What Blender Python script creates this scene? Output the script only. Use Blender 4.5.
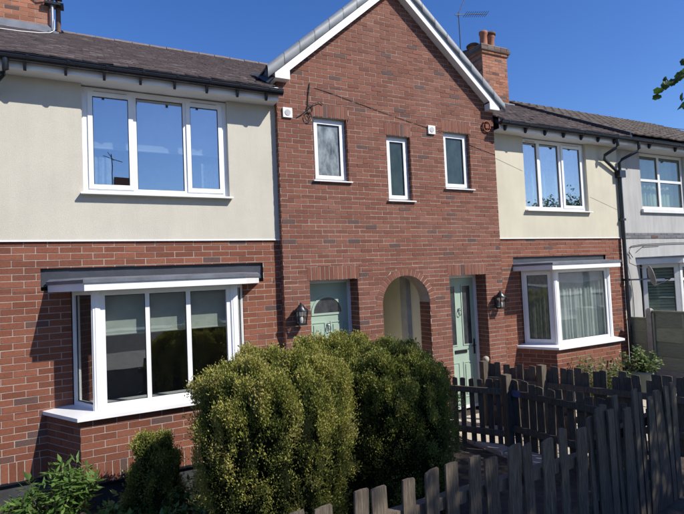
import bpy, math, random
import numpy as np
from mathutils import Vector, Matrix, noise

random.seed(7); RNG = np.random.default_rng(7)
for o in list(bpy.data.objects): bpy.data.objects.remove(o)
scene = bpy.context.scene
COL = scene.collection
PI = math.pi

# ------------------------------------------------------------------ camera, sky, sun, exposure
CAMP = Vector((0.0, -7.2, 2.55)); FPX = 500.0
YAW, PITCH, ROLL = math.radians(26.822), math.radians(2.387), math.radians(-2.54)
_fw = Vector((math.sin(YAW)*math.cos(PITCH), math.cos(YAW)*math.cos(PITCH), math.sin(PITCH)))
_r = Vector((math.cos(YAW), -math.sin(YAW), 0)); _u = _r.cross(_fw)
CR = _r*math.cos(ROLL) + _u*math.sin(ROLL); CU = -_r*math.sin(ROLL) + _u*math.cos(ROLL)
cd = bpy.data.cameras.new('camera'); cam = bpy.data.objects.new('camera', cd); COL.objects.link(cam)
cd.sensor_width = 36; cd.lens = 36*FPX/684; cd.clip_end = 3000; cd.clip_start = 0.05
m = Matrix.Identity(4)
for i in range(3): m[i][0] = CR[i]; m[i][1] = CU[i]; m[i][2] = -_fw[i]; m[i][3] = CAMP[i]
cam.matrix_world = m
scene.camera = cam
scene.render.resolution_x = 1024; scene.render.resolution_y = 769

SUN_FROM = Vector((0.78, -1.0, 1.12)).normalized()        # towards the sun
sun_el = math.asin(SUN_FROM.z)
world = bpy.data.worlds.new('World'); scene.world = world; world.use_nodes = True
nt = world.node_tree; nt.nodes.clear()
sky = nt.nodes.new('ShaderNodeTexSky'); sky.sky_type = 'NISHITA'; sky.sun_disc = False
sky.sun_elevation = sun_el
sky.sun_rotation = math.atan2(SUN_FROM.x, SUN_FROM.y)
sky.air_density = 1.0; sky.dust_density = 0.35; sky.ozone_density = 4.0; sky.altitude = 100
bg = nt.nodes.new('ShaderNodeBackground'); bg.inputs['Strength'].default_value = 0.11
wo = nt.nodes.new('ShaderNodeOutputWorld')
hs = nt.nodes.new('ShaderNodeHueSaturation'); hs.inputs['Saturation'].default_value = 1.24; hs.inputs['Hue'].default_value = .514; nt.links.new(sky.outputs[0], hs.inputs['Color']); nt.links.new(hs.outputs[0], bg.inputs[0]); nt.links.new(bg.outputs[0], wo.inputs[0])
sd = bpy.data.lights.new('sun', 'SUN'); sd.energy = 4.2; sd.angle = math.radians(0.53); sd.color = (1.0, 0.95, 0.87)
so = bpy.data.objects.new('sun', sd); COL.objects.link(so)
so.rotation_euler = (-SUN_FROM).to_track_quat('-Z', 'Y').to_euler(); so.location = (20, -25, 30)
vs = scene.view_settings; vs.view_transform = 'Standard'; vs.look = 'None'; vs.exposure = 0.57; vs.gamma = 1.0; vs.use_curve_mapping = False

def project(p):
    v = Vector(p) - CAMP; z = v.dot(_fw)
    if z <= 0.05: return None
    return 342 + FPX*v.dot(CR)/z, 257 - FPX*v.dot(CU)/z, z

# ------------------------------------------------------------------ materials
class NT:
    def __init__(s, name):
        s.m = bpy.data.materials.new(name); s.m.use_nodes = True; s.t = s.m.node_tree; s.t.nodes.clear()
        s.out = s.n('ShaderNodeOutputMaterial')
    def n(s, typ, **k):
        nd = s.t.nodes.new(typ)
        for a, b in k.items(): setattr(nd, a, b)
        return nd
    def l(s, a, b): s.t.links.new(a, b)
    def val(s, sock, v):
        if hasattr(v, 'is_linked') or hasattr(v, 'links'): s.l(v, sock)
        else: sock.default_value = v
    def math(s, op, a, b=0.0, clamp=False):
        nd = s.n('ShaderNodeMath', operation=op, use_clamp=clamp); s.val(nd.inputs[0], a); s.val(nd.inputs[1], b); return nd.outputs[0]
    def noise(s, scale, detail=3, rough=.55, vec=None):
        nd = s.n('ShaderNodeTexNoise'); nd.inputs['Scale'].default_value = scale; nd.inputs['Detail'].default_value = detail; nd.inputs['Roughness'].default_value = rough
        if vec is not None: s.l(vec, nd.inputs['Vector'])
        return nd.outputs['Fac']
    def pos(s): return s.n('ShaderNodeNewGeometry').outputs['Position']
    def ramp(s, fac, stops, interp='LINEAR'):
        nd = s.n('ShaderNodeValToRGB'); cr = nd.color_ramp; cr.interpolation = interp
        while len(cr.elements) < len(stops): cr.elements.new(0.5)
        for e, (p, c) in zip(cr.elements, stops): e.position = p; e.color = (*c, 1)
        s.l(fac, nd.inputs[0]); return nd.outputs[0]
    def mix(s, f, a, b, mode='MIX'):
        nd = s.n('ShaderNodeMix', data_type='RGBA', blend_type=mode)
        s.val(nd.inputs[0], f)
        for q, v in ((6, a), (7, b)):
            if isinstance(v, tuple): nd.inputs[q].default_value = (*v, 1) if len(v) == 3 else v
            else: s.l(v, nd.inputs[q])
        return nd.outputs[2]
    def scale(s, vec, xyz):
        nd = s.n('ShaderNodeMapping'); nd.inputs['Scale'].default_value = xyz; s.l(vec, nd.inputs[0]); return nd.outputs[0]
    def bump(s, h, strength, dist):
        nd = s.n('ShaderNodeBump'); nd.inputs['Strength'].default_value = strength; nd.inputs['Distance'].default_value = dist; s.l(h, nd.inputs['Height']); return nd.outputs[0]
    def principled(s, color, rough=.6, metal=0., spec=.5, normal=None):
        p = s.n('ShaderNodeBsdfPrincipled')
        if isinstance(color, tuple): p.inputs['Base Color'].default_value = (*color, 1)
        else: s.l(color, p.inputs['Base Color'])
        s.val(p.inputs['Roughness'], rough); p.inputs['Metallic'].default_value = metal; p.inputs['Specular IOR Level'].default_value = spec
        if normal is not None: s.l(normal, p.inputs['Normal'])
        return p.outputs[0]
    def done(s, sh): s.l(sh, s.out.inputs[0]); return s.m

def simple(name, col, rough=.5, var=.12, scale=6., bump=0., bscale=60., metal=0., spec=.5, dark=None):
    k = NT(name); pos = k.pos(); f = k.noise(scale, 4, .6, pos)
    lo = dark or tuple(c*(1-var*1.6) for c in col); hi = tuple(min(1, c*(1+var)) for c in col)
    c = k.ramp(f, [(.3, lo), (.7, hi)])
    nrm = k.bump(k.noise(bscale, 3, .6, pos), bump, .01) if bump else None
    return k.done(k.principled(c, rough, metal, spec, nrm))

def brick_mat(name, cols, bloom=.15, darkp=.07):
    k = NT(name); g = k.n('ShaderNodeNewGeometry'); oi = k.n('ShaderNodeObjectInfo')
    rnd = k.math('FRACT', k.math('ADD', oi.outputs['Random'], g.outputs['Random Per Island']))
    st = [(0, (.095, .058, .050)), (darkp, (.115, .062, .050)), (darkp+.01, cols[0]), (.4, cols[1]), (.7, cols[2]), (1, cols[3])]
    c = k.ramp(rnd, st)
    pos = g.outputs['Position']
    c = k.mix(.55, c, k.ramp(k.noise(70, 4, .65, pos), [(.3, (.55, .55, .55)), (.7, (1.35, 1.35, 1.35))]), 'MULTIPLY')
    b = k.ramp(k.noise(1.6, 5, .65, pos), [(.48, (0, 0, 0)), (.75, (1, 1, 1))])
    bf = k.math('MULTIPLY', b, bloom)
    c = k.mix(bf, c, (.42, .34, .30))
    return k.done(k.principled(c, .85, 0, .3, k.bump(k.noise(220, 3, .7, pos), .5, .004)))

def leaf_mat(name, stops, trans=.35, rough=.45):
    k = NT(name); at = k.n('ShaderNodeAttribute', attribute_name='rnd')
    c = k.ramp(at.outputs['Fac'], stops)
    p = k.principled(c, rough, 0, .35)
    tr = k.n('ShaderNodeBsdfTranslucent'); k.l(k.mix(.5, c, (.9, 1.0, .35), 'MULTIPLY'), tr.inputs[0])
    mx = k.n('ShaderNodeMixShader'); mx.inputs[0].default_value = trans; k.l(p, mx.inputs[1]); k.l(tr.outputs[0], mx.inputs[2])
    return k.done(mx.outputs[0])

def glass_mat(name, base=.15, tint=(.86, .90, .88)):
    k = NT(name); lw = k.n('ShaderNodeLayerWeight'); lw.inputs[0].default_value = .5
    f = k.math('ADD', k.math('MULTIPLY', k.math('POWER', lw.outputs['Facing'], 4.0), .75), base, True)
    nrm = k.bump(k.noise(1.3, 2, .5, k.pos()), .06, .02)
    gl = k.n('ShaderNodeBsdfGlossy'); gl.inputs['Roughness'].default_value = 0.0; gl.inputs['Color'].default_value = (.95, .97, 1, 1); k.l(nrm, gl.inputs['Normal'])
    tr = k.n('ShaderNodeBsdfTransparent'); tr.inputs[0].default_value = (*tint, 1)
    mx = k.n('ShaderNodeMixShader'); k.l(f, mx.inputs[0]); k.l(tr.outputs[0], mx.inputs[1]); k.l(gl.outputs[0], mx.inputs[2])
    return k.done(mx.outputs[0])

def cloth_mat(name, col, trans=.35, alpha=1.0):
    k = NT(name); p = k.pos()
    c = k.mix(.5, (*col,), k.ramp(k.noise(9, 3, .5, p), [(.3, (.8, .8, .8)), (.7, (1.1, 1.1, 1.1))]), 'MULTIPLY')
    d = k.principled(c, .9, 0, .1)
    t = k.n('ShaderNodeBsdfTranslucent'); k.l(c, t.inputs[0])
    mx = k.n('ShaderNodeMixShader'); mx.inputs[0].default_value = trans; k.l(d, mx.inputs[1]); k.l(t.outputs[0], mx.inputs[2])
    if alpha < 1:
        tp = k.n('ShaderNodeBsdfTransparent'); m2 = k.n('ShaderNodeMixShader'); 
        f = k.math('ADD', k.math('MULTIPLY', k.noise(26, 4, .7, k.scale(p, (1, 1, .5))), .9), alpha-.45, True)
        k.l(f, m2.inputs[0]); k.l(tp.outputs[0], m2.inputs[1]); k.l(mx.outputs[0], m2.inputs[2]); return k.done(m2.outputs[0])
    return k.done(mx.outputs[0])

def wood_mat(name, a, b, c3, ang=(14, 14, 1.2)):
    k = NT(name); tc = k.n('ShaderNodeTexCoord'); oi = k.n('ShaderNodeObjectInfo'); pos = k.pos()
    g = k.noise(6, 6, .7, k.scale(pos, ang))
    c = k.ramp(g, [(.25, a), (.5, b), (.75, c3)])
    c = k.mix(.6, c, k.ramp(oi.outputs['Random'], [(0, (.6, .6, .63)), (1, (1.3, 1.25, 1.2))]), 'MULTIPLY')
    return k.done(k.principled(c, .9, 0, .2, k.bump(g, .6, .006)))

M = {}
M['brick_warm'] = brick_mat('brick_warm', [(.150, .053, .031), (.182, .064, .037), (.205, .074, .043), (.230, .086, .051)], .05, .03)
M['brick_brown'] = brick_mat('brick_brown', [(.148, .056, .036), (.172, .066, .042), (.194, .076, .049), (.216, .088, .057)], .06, .03)
M['brick_orange'] = brick_mat('brick_orange', [(.19, .080, .048), (.27, .108, .062), (.32, .13, .074), (.37, .155, .09)], .25, .10)
M['brick_blue'] = brick_mat('brick_blue', [(.10, .11, .125), (.13, .14, .155), (.15, .155, .17), (.17, .18, .19)], .2, .02)
M['brick_sooty'] = brick_mat('brick_sooty', [(.07, .06, .052), (.10, .082, .07), (.12, .098, .084), (.15, .115, .095)], .2, .3)
M['mortar'] = simple('mortar', (.40, .34, .29), .95, .12, 12, .4, 200)
M['mortar_old'] = simple('mortar_old', (.30, .25, .21), .95, .15, 12, .4, 200)

def render_mat(name, col, streak):
    k = NT(name); p = k.pos()
    c = k.ramp(k.noise(1.1, 5, .65, p), [(.3, tuple(x*.90 for x in col)), (.7, tuple(x*1.04 for x in col))])
    st = k.noise(3, 5, .7, k.scale(p, (2.2, 2.2, .22)))
    c = k.mix(streak, c, k.ramp(st, [(.35, (.62, .62, .60)), (.65, (1.04, 1.04, 1.04))]), 'MULTIPLY')
    h = k.noise(130, 4, .7, p)
    return k.done(k.principled(c, .92, 0, .2, k.bump(h, .55, .008)))
M['render_cream'] = render_mat('render_cream', (.545, .515, .435), .12)
M['render_yellow'] = render_mat('render_yellow', (.575, .535, .42), .14)
M['render_grey'] = render_mat('render_grey', (.44, .435, .42), .45)
M['upvc'] = simple('upvc', (.78, .78, .775), .30, .045, 4)
M['upvc_old'] = simple('upvc_old', (.66, .66, .64), .4, .06, 3)
M['sash_dark_seal'] = simple('glazing_seal', (.02, .02, .02), .6)
M['gutter'] = simple('gutter_black', (.012, .014, .02), .25, .2)
M['lead'] = simple('lead', (.13, .145, .17), .5, .2, 4, .2, 30)
M['lead_dark'] = simple('lead_dark', (.035, .040, .052), .6, .2, 4, .2, 30)
M['verge_grey'] = simple('verge_grey', (.22, .235, .25), .5, .12, 3)
M['plinth'] = simple('plinth_dark', (.042, .044, .050), .8, .2, 5, .4, 120)
M['tile_mauve'] = None
def tile_mat(name, cols, lich=0):
    k = NT(name); g = k.n('ShaderNodeNewGeometry'); p = g.outputs['Position']
    c = k.ramp(g.outputs['Random Per Island'], [(0, cols[0]), (.5, cols[1]), (1, cols[2])])
    c = k.mix(.5, c, k.ramp(k.noise(18, 5, .7, p), [(.3, (.6, .6, .6)), (.7, (1.3, 1.3, 1.3))]), 'MULTIPLY')
    if lich: c = k.mix(k.math('MULTIPLY', k.ramp(k.noise(7, 6, .75, p), [(.55, (0,0,0)), (.68, (1,1,1))]), lich), c, (.30, .29, .23))
    return k.done(k.principled(c, .8, 0, .3, k.bump(k.noise(90, 3, .6, p), .4, .005)))
M['tile_mauve'] = tile_mat('tile_mauve', [(.132, .106, .104), (.155, .125, .121), (.180, .146, .140)], .12)
M['tile_brown'] = tile_mat('tile_brown', [(.085, .068, .055), (.115, .092, .074), (.14, .115, .092)], .5)
M['tile_slate'] = tile_mat('tile_slate', [(.08, .085, .095), (.10, .105, .115), (.13, .135, .145)], .1)
M['glass'] = glass_mat('window_glass', .31)
M['glass_bay'] = glass_mat('window_glass_bay', .13, (.88,.90,.89))
M['glass_old'] = glass_mat('window_glass_old', .10, (.80, .84, .80))
def frosted(name, a, b):
    k = NT(name); p = k.pos(); c = k.ramp(k.noise(5, 5, .6, k.scale(p, (1.6, 1.6, .8))), [(.35, a), (.68, b)])
    return k.done(k.principled(c, .18, 0, .6, k.bump(k.noise(60, 3, .6, p), .35, .004)))
M['glass_frost_pale'] = frosted('frosted_pale', (.055, .075, .085), (.30, .34, .36))
M['glass_frost_dark'] = frosted('frosted_dark', (.018, .034, .034), (.040, .062, .062))
M['glass_door'] = frosted('door_glass', (.020, .022, .028), (.06, .062, .07))
M['door_green'] = simple('door_green', (.325, .425, .34), .38, .05, 4)
M['chrome'] = simple('chrome', (.6, .6, .6), .2, .05, 4, metal=1.)
M['black_metal'] = simple('black_metal', (.012, .012, .014), .35, .2)
M['lamp_glass'] = glass_mat('lantern_glass', .2)
M['interior'] = simple('interior_paint', (.26, .25, .23), .9)
M['passage'] = simple('passage_paint', (.74, .70, .56), .85, .06, 2)
M['terracotta'] = simple('terracotta', (.30, .115, .065), .8, .2, 9)
M['pot_dark'] = simple('pot_dark', (.10, .055, .04), .8, .3, 9)
M['metal_grey'] = simple('metal_grey', (.28, .29, .31), .45, .15, 8, metal=.6)
M['cable'] = simple('cable_black', (.014, .013, .013), .6)
M['shadow_line_grey'] = simple('shadow_line_grey', (.33, .33, .34), .7)  # grey that stands for a wire's shadow on the render
M['dish_grey'] = simple('dish_grey', (.17, .175, .185), .6, .1)
M['white_plastic'] = simple('white_plastic', (.74, .74, .72), .45, .04)
M['vent_grey'] = simple('vent_grey', (.40, .40, .40), .6)
M['blind_sage'] = cloth_mat('blind_sage', (.62, .67, .62), .25)
M['blind_blue'] = cloth_mat('blind_blue', (.80, .80, .86), .4)
M['net_green'] = cloth_mat('net_green', (.84, .90, .865), .35)
M['net_white'] = cloth_mat('net_white', (.78, .79, .82), .45, .8)
M['lace'] = cloth_mat('lace', (.68, .66, .58), .4, .62)
M['valance'] = cloth_mat('valance', (.88, .86, .92), .3)
M['fence_wood'] = wood_mat('fence_wood', (.046, .038, .029), (.120, .098, .074), (.23, .19, .145))
M['fence_dark'] = wood_mat('fence_dark', (.046, .040, .032), (.108, .091, .071), (.190, .160, .123))
M['panel_wood'] = wood_mat('panel_wood', (.14, .155, .105), (.23, .25, .18), (.31, .325, .245), (14, 1.2, 14))
M['concrete'] = simple('concrete', (.30, .285, .25), .9, .15, 7, .5, 90)
M['slab'] = simple('slab', (.48, .42, .34), .9, .15, 5, .5, 90)
M['soil'] = simple('soil', (.060, .046, .034), .95, .35, 5, .9, 40)
M['grass'] = simple('grass_ground', (.055, .075, .028), .95, .35, 3, .9, 60)
M['asphalt'] = simple('asphalt', (.055, .055, .057), .9, .2, 4, .6, 150)
M['bark'] = wood_mat('bark', (.05, .04, .03), (.10, .08, .06), (.15, .12, .09))
M['core_shaded'] = simple('inner_foliage_shaded', (.012, .015, .007), 1.0, .4, 14, .8, 60, spec=.0)  # inner growth kept near black, so shade in the hollows is coloured in
M['leaf_conifer'] = leaf_mat('leaf_conifer', [(0, (.026, .046, .013)), (.28, (.078, .106, .024)), (.58, (.178, .196, .040)), (.85, (.335, .315, .072)), (1, (.36, .31, .10))], .3, .6)
M['leaf_conifer_dark'] = leaf_mat('leaf_conifer_dark', [(0, (.018, .030, .012)), (.5, (.045, .065, .020)), (1, (.10, .115, .030))], .2, .6)
M['leaf_bright'] = leaf_mat('leaf_bright', [(0, (.045, .10, .020)), (.5, (.10, .185, .040)), (1, (.19, .27, .08))], .35)
M['leaf_shrub'] = leaf_mat('leaf_shrub', [(0, (.065, .10, .028)), (.5, (.13, .17, .050)), (.85, (.22, .235, .08)), (1, (.42, .32, .24))], .35)
M['leaf_variegated'] = leaf_mat('leaf_variegated', [(0, (.05, .10, .03)), (.5, (.11, .17, .05)), (.7, (.30, .34, .17)), (1, (.42, .44, .28))], .3)
M['leaf_tree'] = leaf_mat('leaf_tree', [(0, (.022, .055, .014)), (.6, (.045, .095, .022)), (1, (.075, .13, .035))], .4)
M['ornament'] = simple('ornament_stone', (.38, .33, .25), .85, .2, 20)
M['blue_tape'] = simple('blue_paint', (.09, .12, .26), .7, .2)

# ------------------------------------------------------------------ mesh helpers
class W:                                    # a wall frame: origin, u along, n outwards, v up
    def __init__(s, x, y, ang=0.):
        s.o = Vector((x, y, 0)); s.ang = ang
        s.u = Vector((math.cos(ang), math.sin(ang), 0)); s.n = Vector((math.sin(ang), -math.cos(ang), 0))
    def p(s, u, v, d): q = s.o + s.u*u + s.n*d; return (q.x, q.y, v)
    @staticmethod
    def through(a, b):
        w = W(a[0], a[1], math.atan2(b[1]-a[1], b[0]-a[0])); w.len = math.hypot(b[0]-a[0], b[1]-a[1]); return w
FRONT = W(0, 0)

class MB:
    def __init__(s): s.v = []; s.f = []; s.sm = []
    def add(s, vs, fs, smooth=False):
        b = len(s.v); s.v += [tuple(x) for x in vs]; s.f += [tuple(b+i for i in q) for q in fs]; s.sm += [smooth]*len(fs)
    def hexa(s, c):                         # 8 corners: bottom 4 ccw, top 4 ccw
        s.add(c, [(0,3,2,1), (4,5,6,7), (0,1,5,4), (1,2,6,5), (2,3,7,6), (3,0,4,7)])
    def box(s, x0, x1, y0, y1, z0, z1): s.hexa([(x0,y0,z0),(x1,y0,z0),(x1,y1,z0),(x0,y1,z0),(x0,y0,z1),(x1,y0,z1),(x1,y1,z1),(x0,y1,z1)])
    def wbox(s, w, u0, u1, v0, v1, d0, d1): # d0 back, d1 front
        s.hexa([w.p(u0,v0,d1), w.p(u1,v0,d1), w.p(u1,v0,d0), w.p(u0,v0,d0), w.p(u0,v1,d1), w.p(u1,v1,d1), w.p(u1,v1,d0), w.p(u0,v1,d0)])
    def prism(s, poly, z0, z1):
        n = len(poly); s.add([(x,y,z0) for x,y in poly] + [(x,y,z1) for x,y in poly], [tuple(range(n))[::-1], tuple(range(n,2*n))] + [(i,(i+1)%n,n+(i+1)%n,n+i) for i in range(n)])
    def wprism(s, w, poly, d0, d1):         # polygon in (u,v), extruded along n
        n = len(poly); s.add([w.p(a,b,d1) for a,b in poly] + [w.p(a,b,d0) for a,b in poly], [tuple(range(n)), tuple(range(n,2*n))[::-1]] + [((i+1)%n,i,n+i,n+(i+1)%n) for i in range(n)])
    def tube(s, pts, r, seg=8, cap=True):
        pts = [Vector(p) for p in pts]; rs = r if isinstance(r, (list, tuple)) else [r]*len(pts); vs = []; fs = []
        for i, p in enumerate(pts):
            t = (pts[min(i+1, len(pts)-1)] - pts[max(i-1, 0)]).normalized()
            a = t.cross(Vector((0,0,1)) if abs(t.z) < .9 else Vector((1,0,0))).normalized(); b = t.cross(a)
            for k in range(seg): vs.append(p + (a*math.cos(2*PI*k/seg) + b*math.sin(2*PI*k/seg))*rs[i])
        for i in range(len(pts)-1):
            for k in range(seg): fs.append((i*seg+k, i*seg+(k+1)%seg, (i+1)*seg+(k+1)%seg, (i+1)*seg+k))
        s.add(vs, fs, True)
        if cap: s.add(vs[:seg], [tuple(range(seg))[::-1]]); s.add(vs[-seg:], [tuple(range(seg))])
    def lathe(s, prof, x, y, z, seg=16):
        vs = []; fs = []
        for (r, h) in prof:
            for k in range(seg): vs.append((x + r*math.cos(2*PI*k/seg), y + r*math.sin(2*PI*k/seg), z+h))
        for i in range(len(prof)-1):
            for k in range(seg): fs.append((i*seg+k, i*seg+(k+1)%seg, (i+1)*seg+(k+1)%seg, (i+1)*seg+k))
        s.add(vs, fs, True); s.add(vs[:seg], [tuple(range(seg))[::-1]]); s.add(vs[-seg:], [tuple(range(seg))])
    def mesh(s, name, mat):
        me = bpy.data.meshes.new(name); me.from_pydata(s.v, [], s.f); me.materials.append(M[mat] if isinstance(mat, str) else mat)
        if any(s.sm): me.polygons.foreach_set('use_smooth', s.sm)
        me.update(); return me
    def build(s, name, mat, parent=None, **k):
        o = bpy.data.objects.new(name, s.mesh(name, mat)); COL.objects.link(o)
        if parent is not None: o.parent = parent
        return tag(o, **k)
def tag(o, label=None, cat=None, group=None, kind=None):
    if label: o['label'] = label
    if cat: o['category'] = cat
    if group: o['group'] = group
    if kind: o['kind'] = kind
    return o
def thing(name, label, cat, group=None):
    o = bpy.data.objects.new(name, None); COL.objects.link(o); o.empty_display_size = .1
    return tag(o, label, cat, group)
def box_part(name, mat, parent, w, u0, u1, v0, v1, d0, d1, **k):
    b = MB(); b.wbox(w, u0, u1, v0, v1, d0, d1); return b.build(name, mat, parent, **k)

# ------------------------------------------------------------------ brickwork
CH, BL, MJ = .0827, .253, .0105              # course height, stretcher pitch, joint
class Bricks:
    """collects bricks of one thing; the 300 that show largest become parts, the rest one part"""
    def __init__(s, parent, mat, mortar='mortar'): s.parent = parent; s.mat = mat; s.list = []; s.mort = MB(); s.mortar = mortar; s.cache = {}
    def brick(s, w, q, d=.0045):            # q: 4 corners (u,v) bl, br, tr, tl
        if min(q[1][0]-q[0][0], q[2][0]-q[3][0]) < .006 and max(q[1][0]-q[0][0], q[2][0]-q[3][0]) < .012: return
        s.list.append((w, q, d + random.uniform(-.0018, .0022)))
    def course_wall(s, w, v0, v1, base, free, edges=(), off=0., ch=CH, bl=BL, bricks_u=None, d=.0):
        k0 = math.floor((v0-base)/ch + 1e-6); k1 = math.ceil((v1-base)/ch - 1e-6)
        for k in range(k0, k1):
            a = max(v0, base+k*ch); b = min(v1, base+(k+1)*ch)
            cuts = sorted(set([a, b] + [e for e in edges if a+.004 < e < b-.004]))
            for s0, s1 in zip(cuts[:-1], cuts[1:]):
                f0 = free(s0+1e-4); f1 = free(s1-1e-4)
                if len(f0) != len(f1): f0 = f1 = free((s0+s1)/2)
                for (a0, b0), (a1, b1) in zip(f0, f1):
                    if b0-a0 < .004 and b1-a1 < .004: continue
                    b1 = max(b1, a1); b0 = max(b0, a0)
                    s.mort.add([w.p(a0,s0,d), w.p(b0,s0,d), w.p(b1,s1,d), w.p(a1,s1,d)], [(0,1,2,3)])
                    bv0 = s0 + (MJ/2 if abs(s0-(base+k*ch)) < 1e-5 else .001); bv1 = s1 - (MJ/2 if abs(s1-(base+(k+1)*ch)) < 1e-5 else .001)
                    if bv1-bv0 < .008: continue
                    o = off + (k % 2)*bl/2
                    lo = min(a0, a1); hi = max(b0, b1)
                    if bricks_u: lo = max(lo, bricks_u[0]); hi = min(hi, bricks_u[1])
                    i = math.floor((lo-o)/bl)
                    while o+i*bl < hi:
                        x0 = o+i*bl+MJ/2; x1 = x0+bl-MJ
                        q = [(max(x0,a0), bv0), (min(x1,b0), bv0), (min(x1,b1), bv1), (max(x0,a1), bv1)]
                        if q[1][0] < q[0][0]: q[0] = q[1] = (min(max((q[0][0]+q[1][0])/2, x0), x1), bv0)
                        if q[2][0] < q[3][0]: q[2] = q[3] = (min(max((q[2][0]+q[3][0])/2, x0), x1), bv1)
                        s.brick(w, q, d+.0045); i += 1
    def soldiers(s, w, u0, u1, v0, v1, pitch=CH, mort=True, d=.0):
        if mort: s.mort.add([w.p(u0,v0,d), w.p(u1,v0,d), w.p(u1,v1,d), w.p(u0,v1,d)], [(0,1,2,3)])
        n = max(1, round((u1-u0)/pitch)); p = (u1-u0)/n
        for i in range(n):
            a = u0+i*p+MJ/2; b = u0+(i+1)*p-MJ/2
            s.brick(w, [(a,v0+MJ/2), (b,v0+MJ/2), (b,v1-MJ/2), (a,v1-MJ/2)], d+.0045)
    def finish(s, wallname='wall', limit=300, label=None, as_parts=True):
        s.mort.build(wallname, s.mortar, s.parent)
        rank = []
        for i, (w, q, d) in enumerate(s.list):
            pr = [project(w.p(a, b, d)) for a, b in q]
            if any(p is None for p in pr): rank.append((0, i)); continue
            c = [sum(p[j] for p in pr)/4 for j in (0, 1)]
            area = .5*abs(sum(pr[j][0]*pr[(j+1)%4][1]-pr[(j+1)%4][0]*pr[j][1] for j in range(4)))
            hidden = 200 < c[0] < 440 and c[1] > 395 or c[0] > 440 and c[1] > 400
            vis = -8 < c[0] < 692 and -6 < c[1] < 520 and not hidden
            cpos = Vector(w.p(q[0][0], q[0][1], 0)); face = w.n.dot(CAMP-cpos) > 0
            rank.append((area if vis and face else 0, i))
        rank.sort(reverse=True); solo = {i for a, i in rank[:limit] if a > 8} if as_parts else set()
        rest = MB()
        for i, (w, q, d) in enumerate(s.list):
            uc = sum(a for a, b in q)/4; vc = sum(b for a, b in q)/4
            if i in solo:
                loc = [(round(a-uc, 4), round(b-vc, 4)) for a, b in q]; key = tuple(loc)
                if key not in s.cache:
                    b_ = MB(); b_.add([(a, -dd, b) for dd in (0, -.02) for a, b in loc], [(0,1,2,3), (1,0,4,5), (2,1,5,6), (3,2,6,7), (0,3,7,4)]); s.cache[key] = b_.mesh('brick', s.mat)
                o = bpy.data.objects.new('brick', s.cache[key]); COL.objects.link(o); o.parent = s.parent
                o.location = w.p(uc+random.uniform(-.0012, .0012), vc+random.uniform(-.001, .001), d); o.rotation_euler = (random.uniform(-.006, .006), random.uniform(-.005, .005), w.ang+random.uniform(-.004, .004))
            else:
                jj = [(random.uniform(-.0014, .0014), random.uniform(-.0013, .0013)) for _ in q]; q = [(a+ja, b+jb) for (a, b), (ja, jb) in zip(q, jj)]
                rest.add([w.p(a, b, dd) for dd in (d, d-.02) for a, b in q], [(0,1,2,3), (1,0,4,5), (2,1,5,6), (3,2,6,7), (0,3,7,4)])
        if rest.v: rest.build('brickwork', s.mat, s.parent, kind='stuff')

def sub_int(ivs, a, b):
    r = []
    for x, y in ivs:
        if b <= x or a >= y: r.append((x, y)); continue
        if a > x: r.append((x, a))
        if b < y: r.append((b, y))
    return r

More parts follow.
